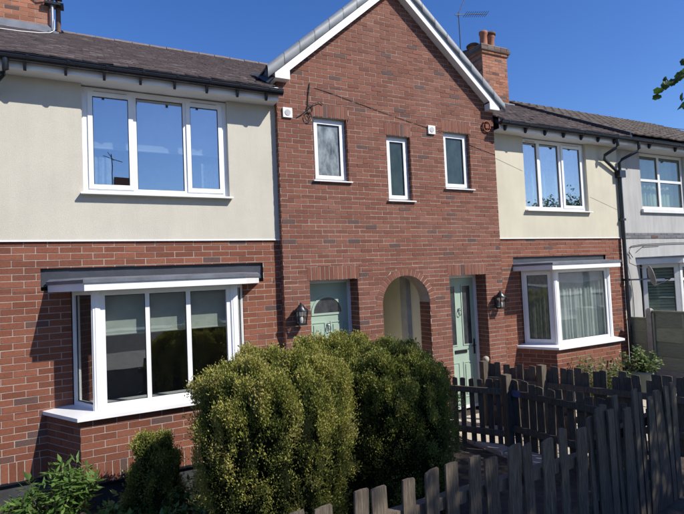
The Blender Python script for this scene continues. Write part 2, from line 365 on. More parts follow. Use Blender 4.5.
# ------------------------------------------------------------------ windows
def window(parent, w, u0, u1, v0, v1, lights, d=-.08, fw=.055, depth=.07, mat='upvc', glass='glass', sill=None, transoms=(), sashes=(), name='window', mull=.06, vents=()):
    """lights: list of (ua, ub) pane openings measured to frame; frame is everything else"""
    fr = MB(); f = d; bk = d-depth
    fr.wbox(w, u0, u1, v1-fw, v1, bk, f); fr.wbox(w, u0, u1, v0, v0+fw, bk, f)
    fr.wbox(w, u0, u0+fw, v0+fw, v1-fw, bk, f-.001); fr.wbox(w, u1-fw, u1, v0+fw, v1-fw, bk, f-.001)
    for a, b in zip(lights[:-1], lights[1:]): fr.wbox(w, a[1], b[0], v0+fw, v1-fw, bk, f-.002)
    for t in transoms:
        fr.wbox(w, u0+fw, u1-fw, t-.03, t+.03, bk, f-.003)
    o = fr.build(name, mat, parent)
    vsplits = [v0+fw] + sorted(transoms) + [v1-fw]
    for i, (a, b) in enumerate(lights):
        for j in range(len(vsplits)-1):
            lo = vsplits[j] + (.03 if j else 0); hi = vsplits[j+1] - (.03 if j < len(vsplits)-2 else 0)
            if i in sashes:
                s = MB(); t = .045; e = .012
                s.wbox(w, a-e, b+e, lo-e, lo+t, f-.05, f+.018); s.wbox(w, a-e, b+e, hi-t, hi+e, f-.05, f+.018)
                s.wbox(w, a-e, a+t, lo+t, hi-t, f-.05, f+.017); s.wbox(w, b-t, b+e, lo+t, hi-t, f-.05, f+.017)
                s.build('sash', mat, o)
                if (b-a) > .35:
                    hb = MB(); hm = (lo+hi)/2-.12; hb.wbox(w, a+.012, a+.034, hm-.05, hm+.05, f-.07, f-.0505); hb.build('handle', mat, o)
                aa, bb, l2, h2, gd = a+t, b-t, lo+t, hi-t, f-.008
            else: aa, bb, l2, h2, gd = a, b, lo, hi, f-.03
            g = MB()
            for q in ((aa, aa+.008, l2, h2), (bb-.008, bb, l2, h2), (aa+.008, bb-.008, l2, l2+.008), (aa+.008, bb-.008, h2-.008, h2)):
                g.wbox(w, q[0], q[1], q[2], q[3], gd-.006, gd+.006)
            g.build('glazing_seal', 'sash_dark_seal', o)
            p = MB(); p.wbox(w, aa+.004, bb-.004, l2+.004, h2-.004, gd-.006, gd-.001); p.build('pane', glass, o)
            if i in vents:
                s = MB(); s.wbox(w, a+.06, b-.06, hi+.012, hi+.028, f-.02, f+.012); s.build('trickle_vent', 'vent_grey', o)
    if sill:
        a, b, t, pr = sill; s = MB()
        s.hexa([w.p(a,v0-t,pr), w.p(b,v0-t,pr), w.p(b,v0-t,d-.02), w.p(a,v0-t,d-.02), w.p(a,v0-.012,pr), w.p(b,v0-.012,pr), w.p(b,v0-.001,d-.02), w.p(a,v0-.001,d-.02)])
        s.build('sill', mat, o)
    return o

def curtain(name, label, cat, mat, w, u0, u1, v0, v1, d, folds, amp=.025, group=None, seed=0):
    rnd = random.Random(seed); n = max(24, int(folds*10)); b = MB(); vs = []; rows = [v0, v0+(v1-v0)*.5, v1]
    ph = [rnd.uniform(0, 6.28) for _ in range(4)]
    for t, v in enumerate(rows):
        for i in range(n+1):
            x = i/n; k = 1.15 if t == 0 else (.9 if t == 1 else .7)
            off = amp*k*(math.sin(2*PI*folds*x+ph[0]+.6*math.sin(5*x+ph[1])) + .5*math.sin(2*PI*folds*1.7*x+ph[2]))
            vs.append(w.p(u0+(u1-u0)*x, v + (.006*math.sin(2*PI*folds*x) if t == 0 else 0), d+off))
    b.add(vs, [(r*(n+1)+i, r*(n+1)+i+1, (r+1)*(n+1)+i+1, (r+1)*(n+1)+i) for r in range(2) for i in range(n)], True)
    return b.build(name, mat, None, label=label, cat=cat, group=group)

# ------------------------------------------------------------------ setting: ground, path, street
b = MB(); b.box(-400, 400, -400, 400, -.25, -.004)
b.build('ground', 'soil', None, kind='structure')
b = MB(); b.add([(-40,-5.7,.20),(40,-5.7,.20),(40,-4.2,.14),(-40,-4.2,.14),(40,-1.9,.004),(-40,-1.9,.004)], [(0,1,2,3),(3,2,4,5)])
b.build('garden_bank', 'soil', None, kind='structure')
b = MB(); b.box(-60, 60, -8.8, -5.7, -.2, .80); b.build('pavement', 'concrete', None, kind='structure')
b = MB(); b.box(-60, 60, -16, -8.8, -.2, .68); b.build('road', 'asphalt', None, kind='structure')
b = MB(); b.box(-60, 60, -19, -16, -.2, .80); b.build('far_pavement', 'concrete', None, kind='structure')
pth = MB(); pth.box(5.0, 10.6, -3.6, -.2, -.1, .012); pth = pth.build('path', 'mortar_old', None, kind='structure')
sm = {}
for i in range(9):
    for j in range(6):
        x = 5.02+i*.61; y = -3.56+j*.56; b = MB(); g = .012
        if (0) not in sm:
            b.box(-.3+g, .3-g, -.275+g, .275-g, 0, .035); sm[0] = b.mesh('slab', 'slab')
        o = bpy.data.objects.new('slab', sm[0]); COL.objects.link(o); o.parent = pth; o.location = (x+.3, y+.28, .010+random.uniform(0, .006)); o.rotation_euler = (random.uniform(-.006, .006), random.uniform(-.006, .006), 0)

# ------------------------------------------------------------------ main constants
EAVE_Y, EAVE_Z, RIDGE_Y, RIDGE_Z = -.36, 5.375, 3.23, 7.33
RT = (RIDGE_Z-EAVE_Z)/(RIDGE_Y-EAVE_Y)
GY = -.12; GX0, GX1 = 2.59, 6.94; GC = 4.75; GS = .869           # gable wall plane, ends, centre, slope
VY = -.27
def gable_z(x, apex): return apex - abs(x-GC)*GS
A_BOT, A_WT, A_TOP = 7.445, 7.585, 7.79                            # apex heights of barge bottom, barge top, verge top

# things: four houses in the terrace
left = thing('terraced_house', 'left house with cream render above red brick and a three-pane bay', 'house')
gab = thing('gabled_house', 'tall central brick gable with two green doors and an arched passage', 'house')
right = thing('terraced_house', 'right house with yellowish render, net-curtained bay and black downpipe beside it', 'house')
grey = thing('terraced_house', 'grey rendered house at the far right behind the panel fence', 'house')

# ------------------------------------------------------------------ roofs
def tile_roof(x0, x1, allow, mat, parent, name, tw=.175, ga=.118, wavy=False):
    b = MB(); L = math.hypot(RIDGE_Y-EAVE_Y, RIDGE_Z-EAVE_Z); dy = (RIDGE_Y-EAVE_Y)/L; dz = (RIDGE_Z-EAVE_Z)/L
    n = int(L/ga); rnd = random.Random(3)
    for r in range(n+1):
        o = (r % 2)*tw/2 if not wavy else 0
        x = x0+o-tw
        while x < x1:
            xa = max(x, x0); xb = min(x+tw-.004, x1); s0 = r*ga-.045; s1 = min(s0+ga*1.5, L+.02)
            y0 = EAVE_Y+dy*s0; z0 = EAVE_Z+dz*s0
            if xb-xa > .02 and allow((xa+xb)/2, y0, z0):
                lift = .030+rnd.uniform(-.006, .007); th = .018 if not wavy else .02
                def P(xx, s, h): return (xx, EAVE_Y+dy*s-dz*h, EAVE_Z+dz*s+dy*h)
                if not wavy:
                    t = rnd.uniform(-.005, .005)
                    b.hexa([P(xa,s0,lift-th+t), P(xb,s0,lift-th-t), P(xb,s1,0.001-th+.012), P(xa,s1,.001-th+.012), P(xa,s0,lift+t), P(xb,s0,lift-t), P(xb,s1,.013), P(xa,s1,.013)])
                else:
                    k = 8; vs = []
                    for s, h in ((s0, lift+.012), (s1, .008)):
                        for i in range(k+1):
                            q = i/k; vs.append(P(xa+(xb-xa)*q, s, h+.030*math.sin(PI*min(1, q*1.6))**2 if q < .625 else h))
                    for i in range(k+1): vs.append(P(xa+(xb-xa)*i/k, s0, (lift-.012) + (.030*math.sin(PI*min(1, i/k*1.6))**2*.4 if i/k < .625 else 0)))
                    b.add(vs, [(i, i+1, k+2+i, k+1+i) for i in range(k)] + [(2*k+2+i, 2*k+3+i, i+1, i) for i in range(k)])
            x += tw
    return b.build(name, mat, parent, kind='stuff')

def roof_body(x0, x1, parent, mat):
    b = MB(); t = -.02
    prof = [(EAVE_Y+.03, EAVE_Z-.03), (RIDGE_Y, RIDGE_Z+t), (6.82, EAVE_Z-.03), (6.82, EAVE_Z-.12), (RIDGE_Y, RIDGE_Z-.14), (EAVE_Y+.03, EAVE_Z-.10)]
    n = len(prof); b.add([(x0,y,z) for y,z in prof]+[(x1,y,z) for y,z in prof], [(0,5,4,1), (1,4,3,2), (n,n+1,n+4,n+5), (n+1,n+2,n+3,n+4)] + [(i,(i+1)%n,n+(i+1)%n,n+i) for i in range(n)])
    return b.build('roof', mat, parent)

def ridge_tiles(x0, x1, parent, mat, step=.32):
    b = MB(); r = .115; k = 8; vs = []
    for xx, e in ((0, 1.0), (step-.012, .97)):
        for i in range(k+1):
            a = PI*i/k; vs.append((xx, -r*e*math.cos(a), r*.62*e*math.sin(a)))
    b.add(vs, [(i, k+1+i, k+2+i, i+1) for i in range(k)], True); b.add(vs, [tuple(range(k+1)), tuple(range(k+1, 2*k+2))[::-1]])
    me = b.mesh('ridge_tile', mat); x = x0
    while x < x1-.1:
        o = bpy.data.objects.new('ridge_tile', me); COL.objects.link(o); o.parent = parent; o.location = (x, RIDGE_Y, RIDGE_Z-.028+random.uniform(-.004, .004)); o.rotation_euler = (random.uniform(-.02,.02), random.uniform(-.006,.006), 0); x += step
okL = lambda x, y, z: x < (2.50 if y < .1 else GC-(A_TOP-z)/GS+.12) 
okR = lambda x, y, z: x > (7.02 if y < .1 else GC+(A_TOP-z)/GS-.12)
rl = roof_body(-3.0, 2.50, left, 'lead_dark'); tile_roof(-3.0, 4.3, okL, 'tile_mauve', left, 'roof_tiles'); ridge_tiles(-3.0, 4.2, left, 'tile_mauve')
rr = roof_body(7.02, 10.70, right, 'lead_dark'); tile_roof(5.2, 10.66, okR, 'tile_mauve', right, 'roof_tiles'); ridge_tiles(5.3, 10.6, right, 'tile_mauve')
# main roof sheet continuing beside the gable roof
for par, xs in ((left, (2.50, 4.3)), (right, (5.2, 7.02))):
    b = MB(); y0 = .1; z0 = EAVE_Z+RT*(y0-EAVE_Y)-.02
    b.add([(xs[0],y0,z0),(xs[1],y0,z0),(xs[1],RIDGE_Y,RIDGE_Z-.02),(xs[0],RIDGE_Y,RIDGE_Z-.02),(xs[1],6.8,EAVE_Z),(xs[0],6.8,EAVE_Z)], [(0,1,2,3),(3,2,4,5)]); b.build('roof_valley_sheet', 'lead_dark', par)
# grey house roof: pantiles lying a little higher, with a raised verge coloured black for its shadow side
sv = EAVE_Z, RIDGE_Z
EAVE_Z += .06; RIDGE_Z += .06
rg = roof_body(10.73, 17.5, grey, 'lead_dark'); tile_roof(10.74, 17.5, lambda x, y, z: True, 'tile_brown', grey, 'roof_tiles', .30, .30, True); ridge_tiles(10.74, 17.4, grey, 'tile_brown', .42)
b = MB()
for (ya, za, yb, zb) in ((EAVE_Y-.03, EAVE_Z, RIDGE_Y, RIDGE_Z),):
    b.hexa([(10.68,ya,za-.10),(10.745,ya,za-.10),(10.745,yb,zb-.10),(10.68,yb,zb-.10),(10.68,ya,za+.035),(10.745,ya,za+.035),(10.745,yb,zb+.035),(10.68,yb,zb+.035)])
b.build('verge', 'gutter', grey)
EAVE_Z, RIDGE_Z = sv

# gable roof: two slopes, verge rolls, barge boards and boxed ends
b = MB(); 
for s in (-1, 1):
    x1 = GC+s*2.30; z1 = gable_z(x1, A_TOP-.05)
    c = [(GC,VY+.03,A_TOP-.05-.12),(x1,VY+.03,z1-.12),(x1,6.85,z1-.12),(GC,6.85,A_TOP-.05-.12),(GC,VY+.03,A_TOP-.05),(x1,VY+.03,z1),(x1,6.85,z1),(GC,6.85,A_TOP-.05)]
    b.hexa(c)
groof = b.build('roof', 'lead_dark', gab)
b = MB(); rnd = random.Random(5)
for s in (-1, 1):
    ux, uz = s*math.cos(math.atan(GS)), -math.sin(math.atan(GS)); nx, nz = s*math.sin(math.atan(GS)), math.cos(math.atan(GS))
    L = 2.30/abs(ux)
    for r in range(int(L/.26)+1):
        for j in range(22):
            s0 = r*.26+.02; s1 = min(s0+.3, L+.02); y0 = VY+.06+j*.32; y1 = y0+.315
            f = lambda sd, y, h: (GC+ux*sd+nx*h, y, A_TOP-.05+uz*sd+nz*h)
            e = rnd.uniform(0, .004)
            b.hexa([f(s0,y0,.004),f(s0,y1,.004),f(s1,y1,.012+e),f(s1,y0,.012+e),f(s0,y0,.018),f(s0,y1,.018),f(s1,y1,.030+e),f(s1,y0,.030+e)])
b.build('roof_tiles', 'tile_slate', gab, kind='stuff')
for s in (-1, 1):
    # barge board, front face at VY
    w = W(0, VY); b = MB(); xe = GC+s*2.225
    pts = [(GC, A_BOT), (GC+s*1.99, gable_z(GC+s*1.99, A_BOT)), (GC+s*1.99, 5.575), (xe, 5.575), (xe, gable_z(xe, A_WT)), (GC, A_WT)]
    if s > 0: pts = pts
    else: pts = pts[::-1]
    b.wprism(w, pts, -.022, 0); bo = b.build('barge_board', 'upvc', gab)
    # boxed end returning to the wall, and soffit
    b = MB(); xa, xb = sorted((GC+s*1.992, xe)); b.box(xa, xb, VY+.022, GY+.3, 5.578, 5.70); b.build('boxed_eave', 'upvc', bo)
    b = MB(); t = .02
    b.hexa([(GC,VY+.0225,A_BOT+.01),(GC+s*1.99,VY+.0225,gable_z(GC+s*1.99,A_BOT+.01)),(GC+s*1.99,GY+.02,gable_z(GC+s*1.99,A_BOT+.01)),(GC,GY+.02,A_BOT+.01),
            (GC,VY+.0225,A_BOT+.03),(GC+s*1.99,VY+.0225,gable_z(GC+s*1.99,A_BOT+.03)),(GC+s*1.99,GY+.02,gable_z(GC+s*1.99,A_BOT+.03)),(GC,GY+.02,A_BOT+.03)]); b.build('soffit', 'upvc', bo)
    # dry verge roll in short units
    n = 9; k = 10; L = 2.33
    for i in range(n):
        xa = GC+s*L*i/n; xb = GC+s*(L*(i+1)/n+.015); b = MB(); vs = []
        for x in (xa, xb):
            zt = gable_z(x, A_TOP-.085); 
            for q in range(k+1):
                a = PI*1.15*q/k - .15; rr_ = .088
                vs.append((x, VY+.045-rr_*math.cos(a)*.85, zt+rr_*math.sin(a)))
            vs.append((x, VY-.028, zt-.115)); vs.append((x, VY-.006, zt-.118))
        m_ = k+3; order = list(range(k+1))
        fs = [(q, q+1, m_+q+1, m_+q) for q in range(k)] + [(k+1, 0, m_, m_+k+1), (k+2, k+1, m_+k+1, m_+k+2)]
        b.add(vs, fs, True); b.build('verge_cap', 'verge_grey', gab)
# dark lead where the gable roof lands on the left roof
b = MB(); b.add([(2.40,-.30,5.46),(2.53,-.25,5.60),(2.53,.55,5.95),(2.40,.55,5.94),(2.36,.1,5.70)], [(0,1,2,3,4)]); b.build('lead_valley', 'lead_dark', gab)

# ------------------------------------------------------------------ eaves: fascia, soffit, gutters
def eaves(parent, x0, x1, gx0, gx1, brk, bsp, mat='upvc'):
    b = MB(); b.box(x0, x1, -.285, -.262, 5.215, 5.415); b.build('fascia', mat, parent)
    b = MB(); b.box(x0, x1, -.262, .20, 5.222, 5.234); b.build('soffit', mat, parent)
    b = MB(); k = 12; R = .058; vs = []
    for x in (gx0, gx1):
        for rr_ in (R, R-.007):
            for i in range(k+1):
                a = PI+PI*i/k; vs.append((x, -.352+rr_*math.cos(a), 5.345+rr_*1.25*math.sin(a)))
    m_ = k+1
    fs = [(i+1, i, 2*m_+i, 2*m_+i+1) for i in range(k)] + [(m_+i, m_+i+1, 3*m_+i+1, 3*m_+i) for i in range(k)] + [(0, m_, 3*m_, 2*m_), (k, 2*m_+k, 3*m_+k, m_+k)]
    b.add(vs, fs, True); b.add(vs, [tuple(range(k+1)), tuple(range(2*m_, 2*m_+k+1))])
    b.tube([(gx0,-.412,5.347),(gx1,-.412,5.347)], .007, 6)
    g = b.build('gutter', 'gutter', parent)
    x = brk
    while x < gx1-.03:
        b = MB(); R2 = .064; vs = []
        for xx in (x-.014, x+.014):
            for i in range(k+1):
                a = PI+PI*i/k; vs.append((xx, -.352+R2*math.cos(a), 5.35+R2*1.25*math.sin(a)))
        b.add(vs, [(i+1, i, m_+i, m_+i+1) for i in range(k)] + [tuple(range(k+1)), tuple(range(m_, 2*m_))[::-1]], False)
        b.wprism(W(x-.02, 0, PI/2), [(-.287, 5.20), (-.287, 5.36), (-.375, 5.285), (-.35, 5.235), (-.32, 5.185), (-.30, 5.185)], -.032, 0)
        b.build('gutter_bracket', 'gutter', g); x += bsp
eaves(left, -3.0, 2.56, -3.0, 2.60, -2.745, .428)
eaves(right, 6.945, 10.72, 6.90, 10.75, 7.08, .53)
eaves(grey, 10.725, 17.5, 10.76, 17.5, 11.5, 1.0, 'upvc_old')
# downpipe at far left and the joined pair at the right party line
b = MB(); b.tube([(-.83,-.352,5.32),(-.83,-.352,5.16),(-.86,-.33,5.11),(-1.02,-.12,5.00),(-1.05,-.075,4.93),(-1.05,-.075,3.0),(-1.05,-.075,.1)], .036, 10)
b.build('downpipe', 'gutter', left)
dp = MB(); X = 10.69; dp.tube([(X,-.075,4.62),(X,-.075,1.0),(X,-.075,.1)], .040, 10)
dp = dp.build('downpipe', 'gutter', right)
b = MB(); b.tube([(10.28,-.352,5.30),(10.28,-.352,5.15),(10.24,-.33,5.10),(10.10,-.16,4.97),(10.16,-.10,4.90),(10.60,-.08,4.66)], .034, 10); b.build('swan_neck', 'gutter', dp)
b = MB(); b.tube([(11.02,-.352,5.34),(11.02,-.352,5.14),(10.98,-.33,5.08),(10.74,-.12,4.93),(10.70,-.08,4.85),(10.70,-.08,4.62)], .034, 10); b.build('swan_neck', 'gutter', dp)
b = MB(); b.prism([(10.60,-.15),(10.80,-.15),(10.80,-.005),(10.60,-.005)], 4.52, 4.68); b.build('hopper', 'gutter', dp)
for z in (3.55, 2.2):
    b = MB(); b.box(X-.055, X+.055, -.122, -.002, z, z+.05); b.build('pipe_clip', 'gutter', dp)

# ------------------------------------------------------------------ chimneys
def chimney(parent, x0, x1, y0, y1, z0, z1, as_parts, bl, ch, cap=True):
    c = bpy.data.objects.new('chimney', None); COL.objects.link(c); c.parent = parent; c.empty_display_size = .1
    B = Bricks(c, 'brick_orange', 'mortar_old'); B2 = Bricks(c, 'brick_sooty', 'mortar_old')
    for a, bb in (((x0,y0),(x1,y0)), ((x1,y0),(x1,y1)), ((x1,y1),(x0,y1)), ((x0,y1),(x0,y0))):
        w = W.through(a, bb); B.course_wall(w, z0, z1, z0, lambda v, L=w.len: [(0, L)], ch=ch, bl=bl, d=0)
    if cap:
        for k_, (e, za, zb) in enumerate(((.04, z1, z1+ch), (.075, z1+ch, z1+2*ch), (.05, z1+2*ch, z1+3*ch))):
            for a, bb in (((x0-e,y0-e),(x1+e,y0-e)), ((x1+e,y0-e),(x1+e,y1+e)), ((x1+e,y1+e),(x0-e,y1+e)), ((x0-e,y1+e),(x0-e,y0-e))):
                w = W.through(a, bb); (B2 if k_ else B).course_wall(w, za, zb, za, lambda v, L=w.len: [(0, L)], ch=ch, bl=bl)
            b = MB(); b.prism([(x0-e,y0-e),(x1+e,y0-e),(x1+e,y1+e),(x0-e,y1+e)], za-.003, zb-.003); b.build('corbel', 'mortar_old', c)
    B.finish('chimney_core', 120, as_parts=as_parts)
    if cap: B2.finish('cap_core', 120, as_parts=False)
    b = MB(); b.prism([(x0+.004,y0+.004),(x1-.004,y0+.004),(x1-.004,y1-.004),(x0+.004,y1-.004)], z0, z1-.004); b.build('stack_core', 'mortar_old', c)
    return c
chL = chimney(left, -1.80, -.56, 2.86, 3.60, 6.9, 8.6, True, .23, .078, False)
b = MB(); b.hexa([(-1.84,2.66,7.05),(-.52,2.66,7.05),(-.52,2.85,7.16),(-1.84,2.85,7.16),(-1.84,2.70,7.09),(-.52,2.70,7.09),(-.52,2.853,7.27),(-1.84,2.853,7.27)]); b.build('lead_flashing', 'lead', chL)
b = MB(); b.hexa([(-.556,2.66,7.05),(-.40,2.66,7.05),(-.40,3.3,7.39),(-.556,3.3,7.39),(-.556,2.66,7.09),(-.40,2.66,7.07),(-.40,3.3,7.41),(-.556,3.3,7.46)]); b.build('lead_flashing', 'lead', chL)
chR = chimney(right, 9.62, 10.52, 2.88, 3.72, 6.9, 8.48, False, .23, .078, True)
b = MB(); b.prism([(9.60,2.86),(10.54,2.86),(10.54,3.74),(9.60,3.74)], 8.70, 8.74); b.prism([(9.68,2.94),(10.46,2.94),(10.46,3.66),(9.68,3.66)], 8.74, 8.77); b.build('flaunching', 'mortar_old', chR)
b = MB(); b.box(9.58, 10.56, 2.72, 2.875, 7.02, 7.12); b.build('lead_flashing', 'lead', chR)
pot_prof = [(.085,0),(.095,.02),(.10,.06),(.088,.10),(.085,.34),(.098,.36),(.105,.40),(.10,.44),(.075,.44),(.07,.36)]
for x, y, s, mt, h in ((9.88, 3.06, 1.0, 'terracotta', .44), (10.24, 3.16, .98, 'terracotta', .44), (9.80, 3.40, 1.2, 'terracotta', .16), (9.76, 3.64, 1.1, 'terracotta', .06)):
    b = MB(); b.lathe([(r*s*1.15, q*h/.40) for r, q in pot_prof], x, y, 8.70, 16); o = b.build('chimney_pot', mt, chR)
    if h < .2 or x > 10.2:
        b = MB(); b.lathe([(.07,-.02),(.15*s,.0),(.16*s,.045),(.12*s,.085),(.02,.10)], x, y, 8.70+h*1.1, 16); b.build('pot_cowl', 'pot_dark', o)

# ------------------------------------------------------------------ left house walls
Z_REND = 3.18; SOL0, SOL1 = .30, .535
def bay(house, B, c, hf, hc, hs, base_l, base_r, rec, panes, sashcants, glass, front_sash=(), canopy_hw=None):
    """canted bay: front half width hf, cant meets the wall at hc; hs sill half width at wall; base corners at front base_l/base_r"""
    yf = -.55
    # brick base
    bw0, bw1 = c-hs+.05, c+hs-.05
    fl, fr = (base_l, -.62), (base_r, -.62)
    for a, b_ in (((bw0, 0), fl), (fl, fr), (fr, (bw1, 0))):
        w = W.through(a, b_); off = 0 if a == fl else .07
        B.course_wall(w, SOL1, 1.045, SOL1, lambda v, L=w.len: [(0, L)], off=off); B.soldiers(w, 0, w.len, SOL0, SOL1)
    b = MB(); b.prism([(bw0+.035,-.005),(base_l+.02,-.590),(base_r-.02,-.590),(bw1-.035,-.005)], -.1, SOL0-.001); b.build('bay_plinth', 'plinth', house)
    b = MB(); b.prism([(bw0-.01,-.001),(base_l-.012,-.638),(base_r+.012,-.638),(bw1+.01,-.001)], SOL0-.022, SOL0-.0015); b.build('plinth_bead', 'gutter', house)
    # sill: sloping white board
    def ring(e, z): return [(c-hs-e, -.001, z), (base_l-.03-e*.6, -.70-e, z), (base_r+.03+e*.6, -.70-e, z), (c+hs+e, -.001, z)]
    s = MB(); lo = ring(0, 1.047); up = ring(0, 1.088); tp = [(c-hc-.03,-.001,1.118), (c-hf-.03,yf-.02,1.118), (c+hf+.03,yf-.02,1.118), (c+hc+.03,-.001,1.118)]
    s.add(lo+up+tp, [(3,2,1,0), (0,1,5,4), (1,2,6,5), (2,3,7,6), (4,5,9,8), (5,6,10,9), (6,7,11,10), (8,9,10,11)]); s.build('bay_sill', 'upvc', house)
    # windows
    z0, z1 = 1.118, 2.53
    w = W.through((c-hf, yf), (c+hf, yf)); L = w.len
    window(house, w, .035, L-.035, z0, z1, [(a-c+hf, b_-c+hf) for a, b_ in panes], d=0, fw=.065, glass=glass, sashes=front_sash, mull=.05)
    for a, b_ in (((c-hc, -.001), (c-hf, yf)), ((c+hf, yf), (c+hc, -.001))):
        w = W.through(a, b_); L = w.len
        window(house, w, .03, L-.03, z0, z1, [(.085, L-.085)], d=0, fw=.05, glass=glass, sashes=(0,) if sashcants else ())
    for x in (c-hf, c+hf):
        s = 1 if x > c else -1
        b = MB()
        for da, rr_ in ((-.62, .050), (0, .058), (.62, .050)):
            ax_ = x-s*.004+math.sin(da)*.042*(-s if False else 1)*(1 if s > 0 else 1); ay_ = yf+.030-math.cos(da)*.03
            b.prism([(ax_+.026*math.cos(q*PI/3), ay_+.026*math.sin(q*PI/3)) for q in range(6)], z0-.01, z1+.01)
        b.prism([(x-.05, yf+.0), (x+.05, yf+.0), (x+.05, yf+.06), (x-.05, yf+.06)], z0-.009, z1+.009)
        b.build('corner_post', 'upvc', house)
    # canopy: white fascia, grey lead top
    cl = canopy_hw
    def poly(e): return [(cl[0]-e, -.001), (cl[1]-e*.6, -.76-e), (cl[2]+e*.6, -.76-e), (cl[3]+e, -.001)]
    b = MB(); b.prism(poly(0), z1+.001, 2.545+.075); o = b.build('bay_roof', 'upvc', house)
    b = MB(); p0, p1 = poly(.018), poly(-.02)
    b.add([(x,y,2.6205) for x,y in p0]+[(x,y,2.662) for x,y in p0]+[(x,y if y > -.1 else y+.25,2.690) for x,y in p1], [(3,2,1,0),(0,1,5,4),(1,2,6,5),(2,3,7,6),(4,5,9,8),(5,6,10,9),(6,7,11,10),(8,9,10,11)]); b.build('lead_top', 'lead', o)
    # black lead apron in a recess of the brick skin
    b = MB(); b.wbox(FRONT, rec[0], rec[1], rec[2], rec[3], -.10, -.035); b.build('lead_apron', 'lead_dark', house)

LB = Bricks(left, 'brick_warm'); c = .885
REC = (-.545, 2.31, 2.60, 2.828)
def free_left(v):
    f = [(-3.0, GX0+.02)]
    if v < 1.09: f = sub_int(f, -.50, 2.27)
    elif v < 2.55: f = sub_int(f, -.22, 1.99)
    elif v < REC[3] and v > 2.55: f = sub_int(f, REC[0], REC[1])
    return f
LB.course_wall(FRONT, SOL1, Z_REND, SOL1, free_left, (1.09, 2.55, REC[3]), off=-.083, bricks_u=(-2.2, GX0+.02))
for a, b_ in ((-2.2, -.50), (2.27, GX0)): LB.soldiers(FRONT, a, b_, SOL0, SOL1)
bay(left, LB, c, .83, 1.105, 1.44, -.13, 1.90, REC, [(.125, .605), (.655, 1.095), (1.15, 1.645)], False, 'glass_bay', canopy_hw=(-.47, -.06, 1.83, 2.24))
LB.finish()
for q in ((-3.0, -.47), (2.25, GX0+.02)): box_part('plinth', 'plinth', left, FRONT, q[0], q[1], -.1, SOL0-.001, -.10, -.03)
for q in ((-3.0, -.52), (2.29, GX0+.02)): box_part('plinth_bead', 'gutter', left, FRONT, q[0], q[1], SOL0-.022, SOL0-.0015, -.03, .018)
# rendered upper wall around the window
WX0, WX1, WZ0, WZ1 = -.05, 1.845, 3.80, 5.205
def rendered(house, mat, x0, x1, wx0, wx1, wz0, z0, z1, d=.022, back=-.10):
    b = MB(); b.wbox(FRONT, x0, wx0, z0, z1, back, d); b.wbox(FRONT, wx1, x1, z0, z1, back, d); b.wbox(FRONT, wx0, wx1, z0, wz0-.03, back, d); b.build('rendered_wall', mat, house)
    b = MB(); b.wbox(FRONT, x0, x1, z0-.018, z0-.001, .0, d+.010); b.build('render_bead', 'upvc', house)
rendered(left, 'render_cream', -3.0, GX0+.02, WX0, WX1, WZ0, Z_REND, 5.23)
window(left, FRONT, WX0, WX1, WZ0, WZ1, [(.03, .555), (.61, 1.225), (1.28, 1.765)], d=-.045, fw=.07, glass='glass', sashes=(0, 2), sill=(WX0-.03, WX1+.03, .035, .115), vents=(0, 2))

# ------------------------------------------------------------------ gable wall
GW = W(0, GY); GB = Bricks(gab, 'brick_brown')
WINS = [(3.165, 3.770, 4.100, 5.105, .21), (4.510, 4.995, 3.825, 4.930, .21), (5.720, 6.325, 4.080, 5.105, .21)]
DOORS = [(3.000, 3.848, .05, 2.530, .215), (5.690, 6.540, .05, 2.505, .20)]
AC, AZ, AR, AO = 4.770, 2.065, .478, .478+.118
def free_gable(v):
    f = [(GX0, GX1)]
    if v > 5.60:
        hw = (A_BOT+.04-v)/GS; f = [(max(GX0, GC-hw), min(GX1, GC+hw))]
        if f[0][1] <= f[0][0]: return []
    for a, b_, z0, z1, s in WINS+DOORS:
        if z0 < v < z1: f = sub_int(f, a, b_)
        elif z1 <= v < z1+s: f = sub_int(f, a-.035, b_+.035)
    if v < AZ: f = sub_int(f, AC-AR, AC+AR)
    elif v < AZ+AO: h = math.sqrt(max(0, AO*AO-(v-AZ)**2)); f = sub_int(f, AC-h, AC+h)
    return f
eds = [5.60, AZ, AZ+AO] + [e for a, b_, z0, z1, s in WINS+DOORS for e in (z0, z1, z1+s)]
GCH, GBL = .0775, .222
GB.course_wall(GW, .05, A_BOT+.04, SOL1-6*GCH, free_gable, eds, off=.04, ch=GCH, bl=GBL)
for a, b_, z0, z1, s in WINS+DOORS: GB.soldiers(GW, a-.035, b_+.035, z1, z1+s, GCH)
n = 21
for i in range(n):                            # arch ring of headers
    a0 = PI*i/n; a1 = PI*(i+1)/n; g = .009
    q = [(AR, a0+g/AR*.7), (AO, a0+g/AO*.7), (AO, a1-g/AO*.7), (AR, a1-g/AR*.7)]
    pts = [(AC+r_*math.cos(t), AZ+r_*math.sin(t)) for r_, t in q]
    GB.mort.add([GW.p(AC+r_*math.cos(t), AZ+r_*math.sin(t), .0) for r_, t in ((AR,a0),(AO,a0),(AO,a1),(AR,a1))], [(0,1,2,3)])
    GB.list.append((GW, pts, .005+random.uniform(-.001, .002)))
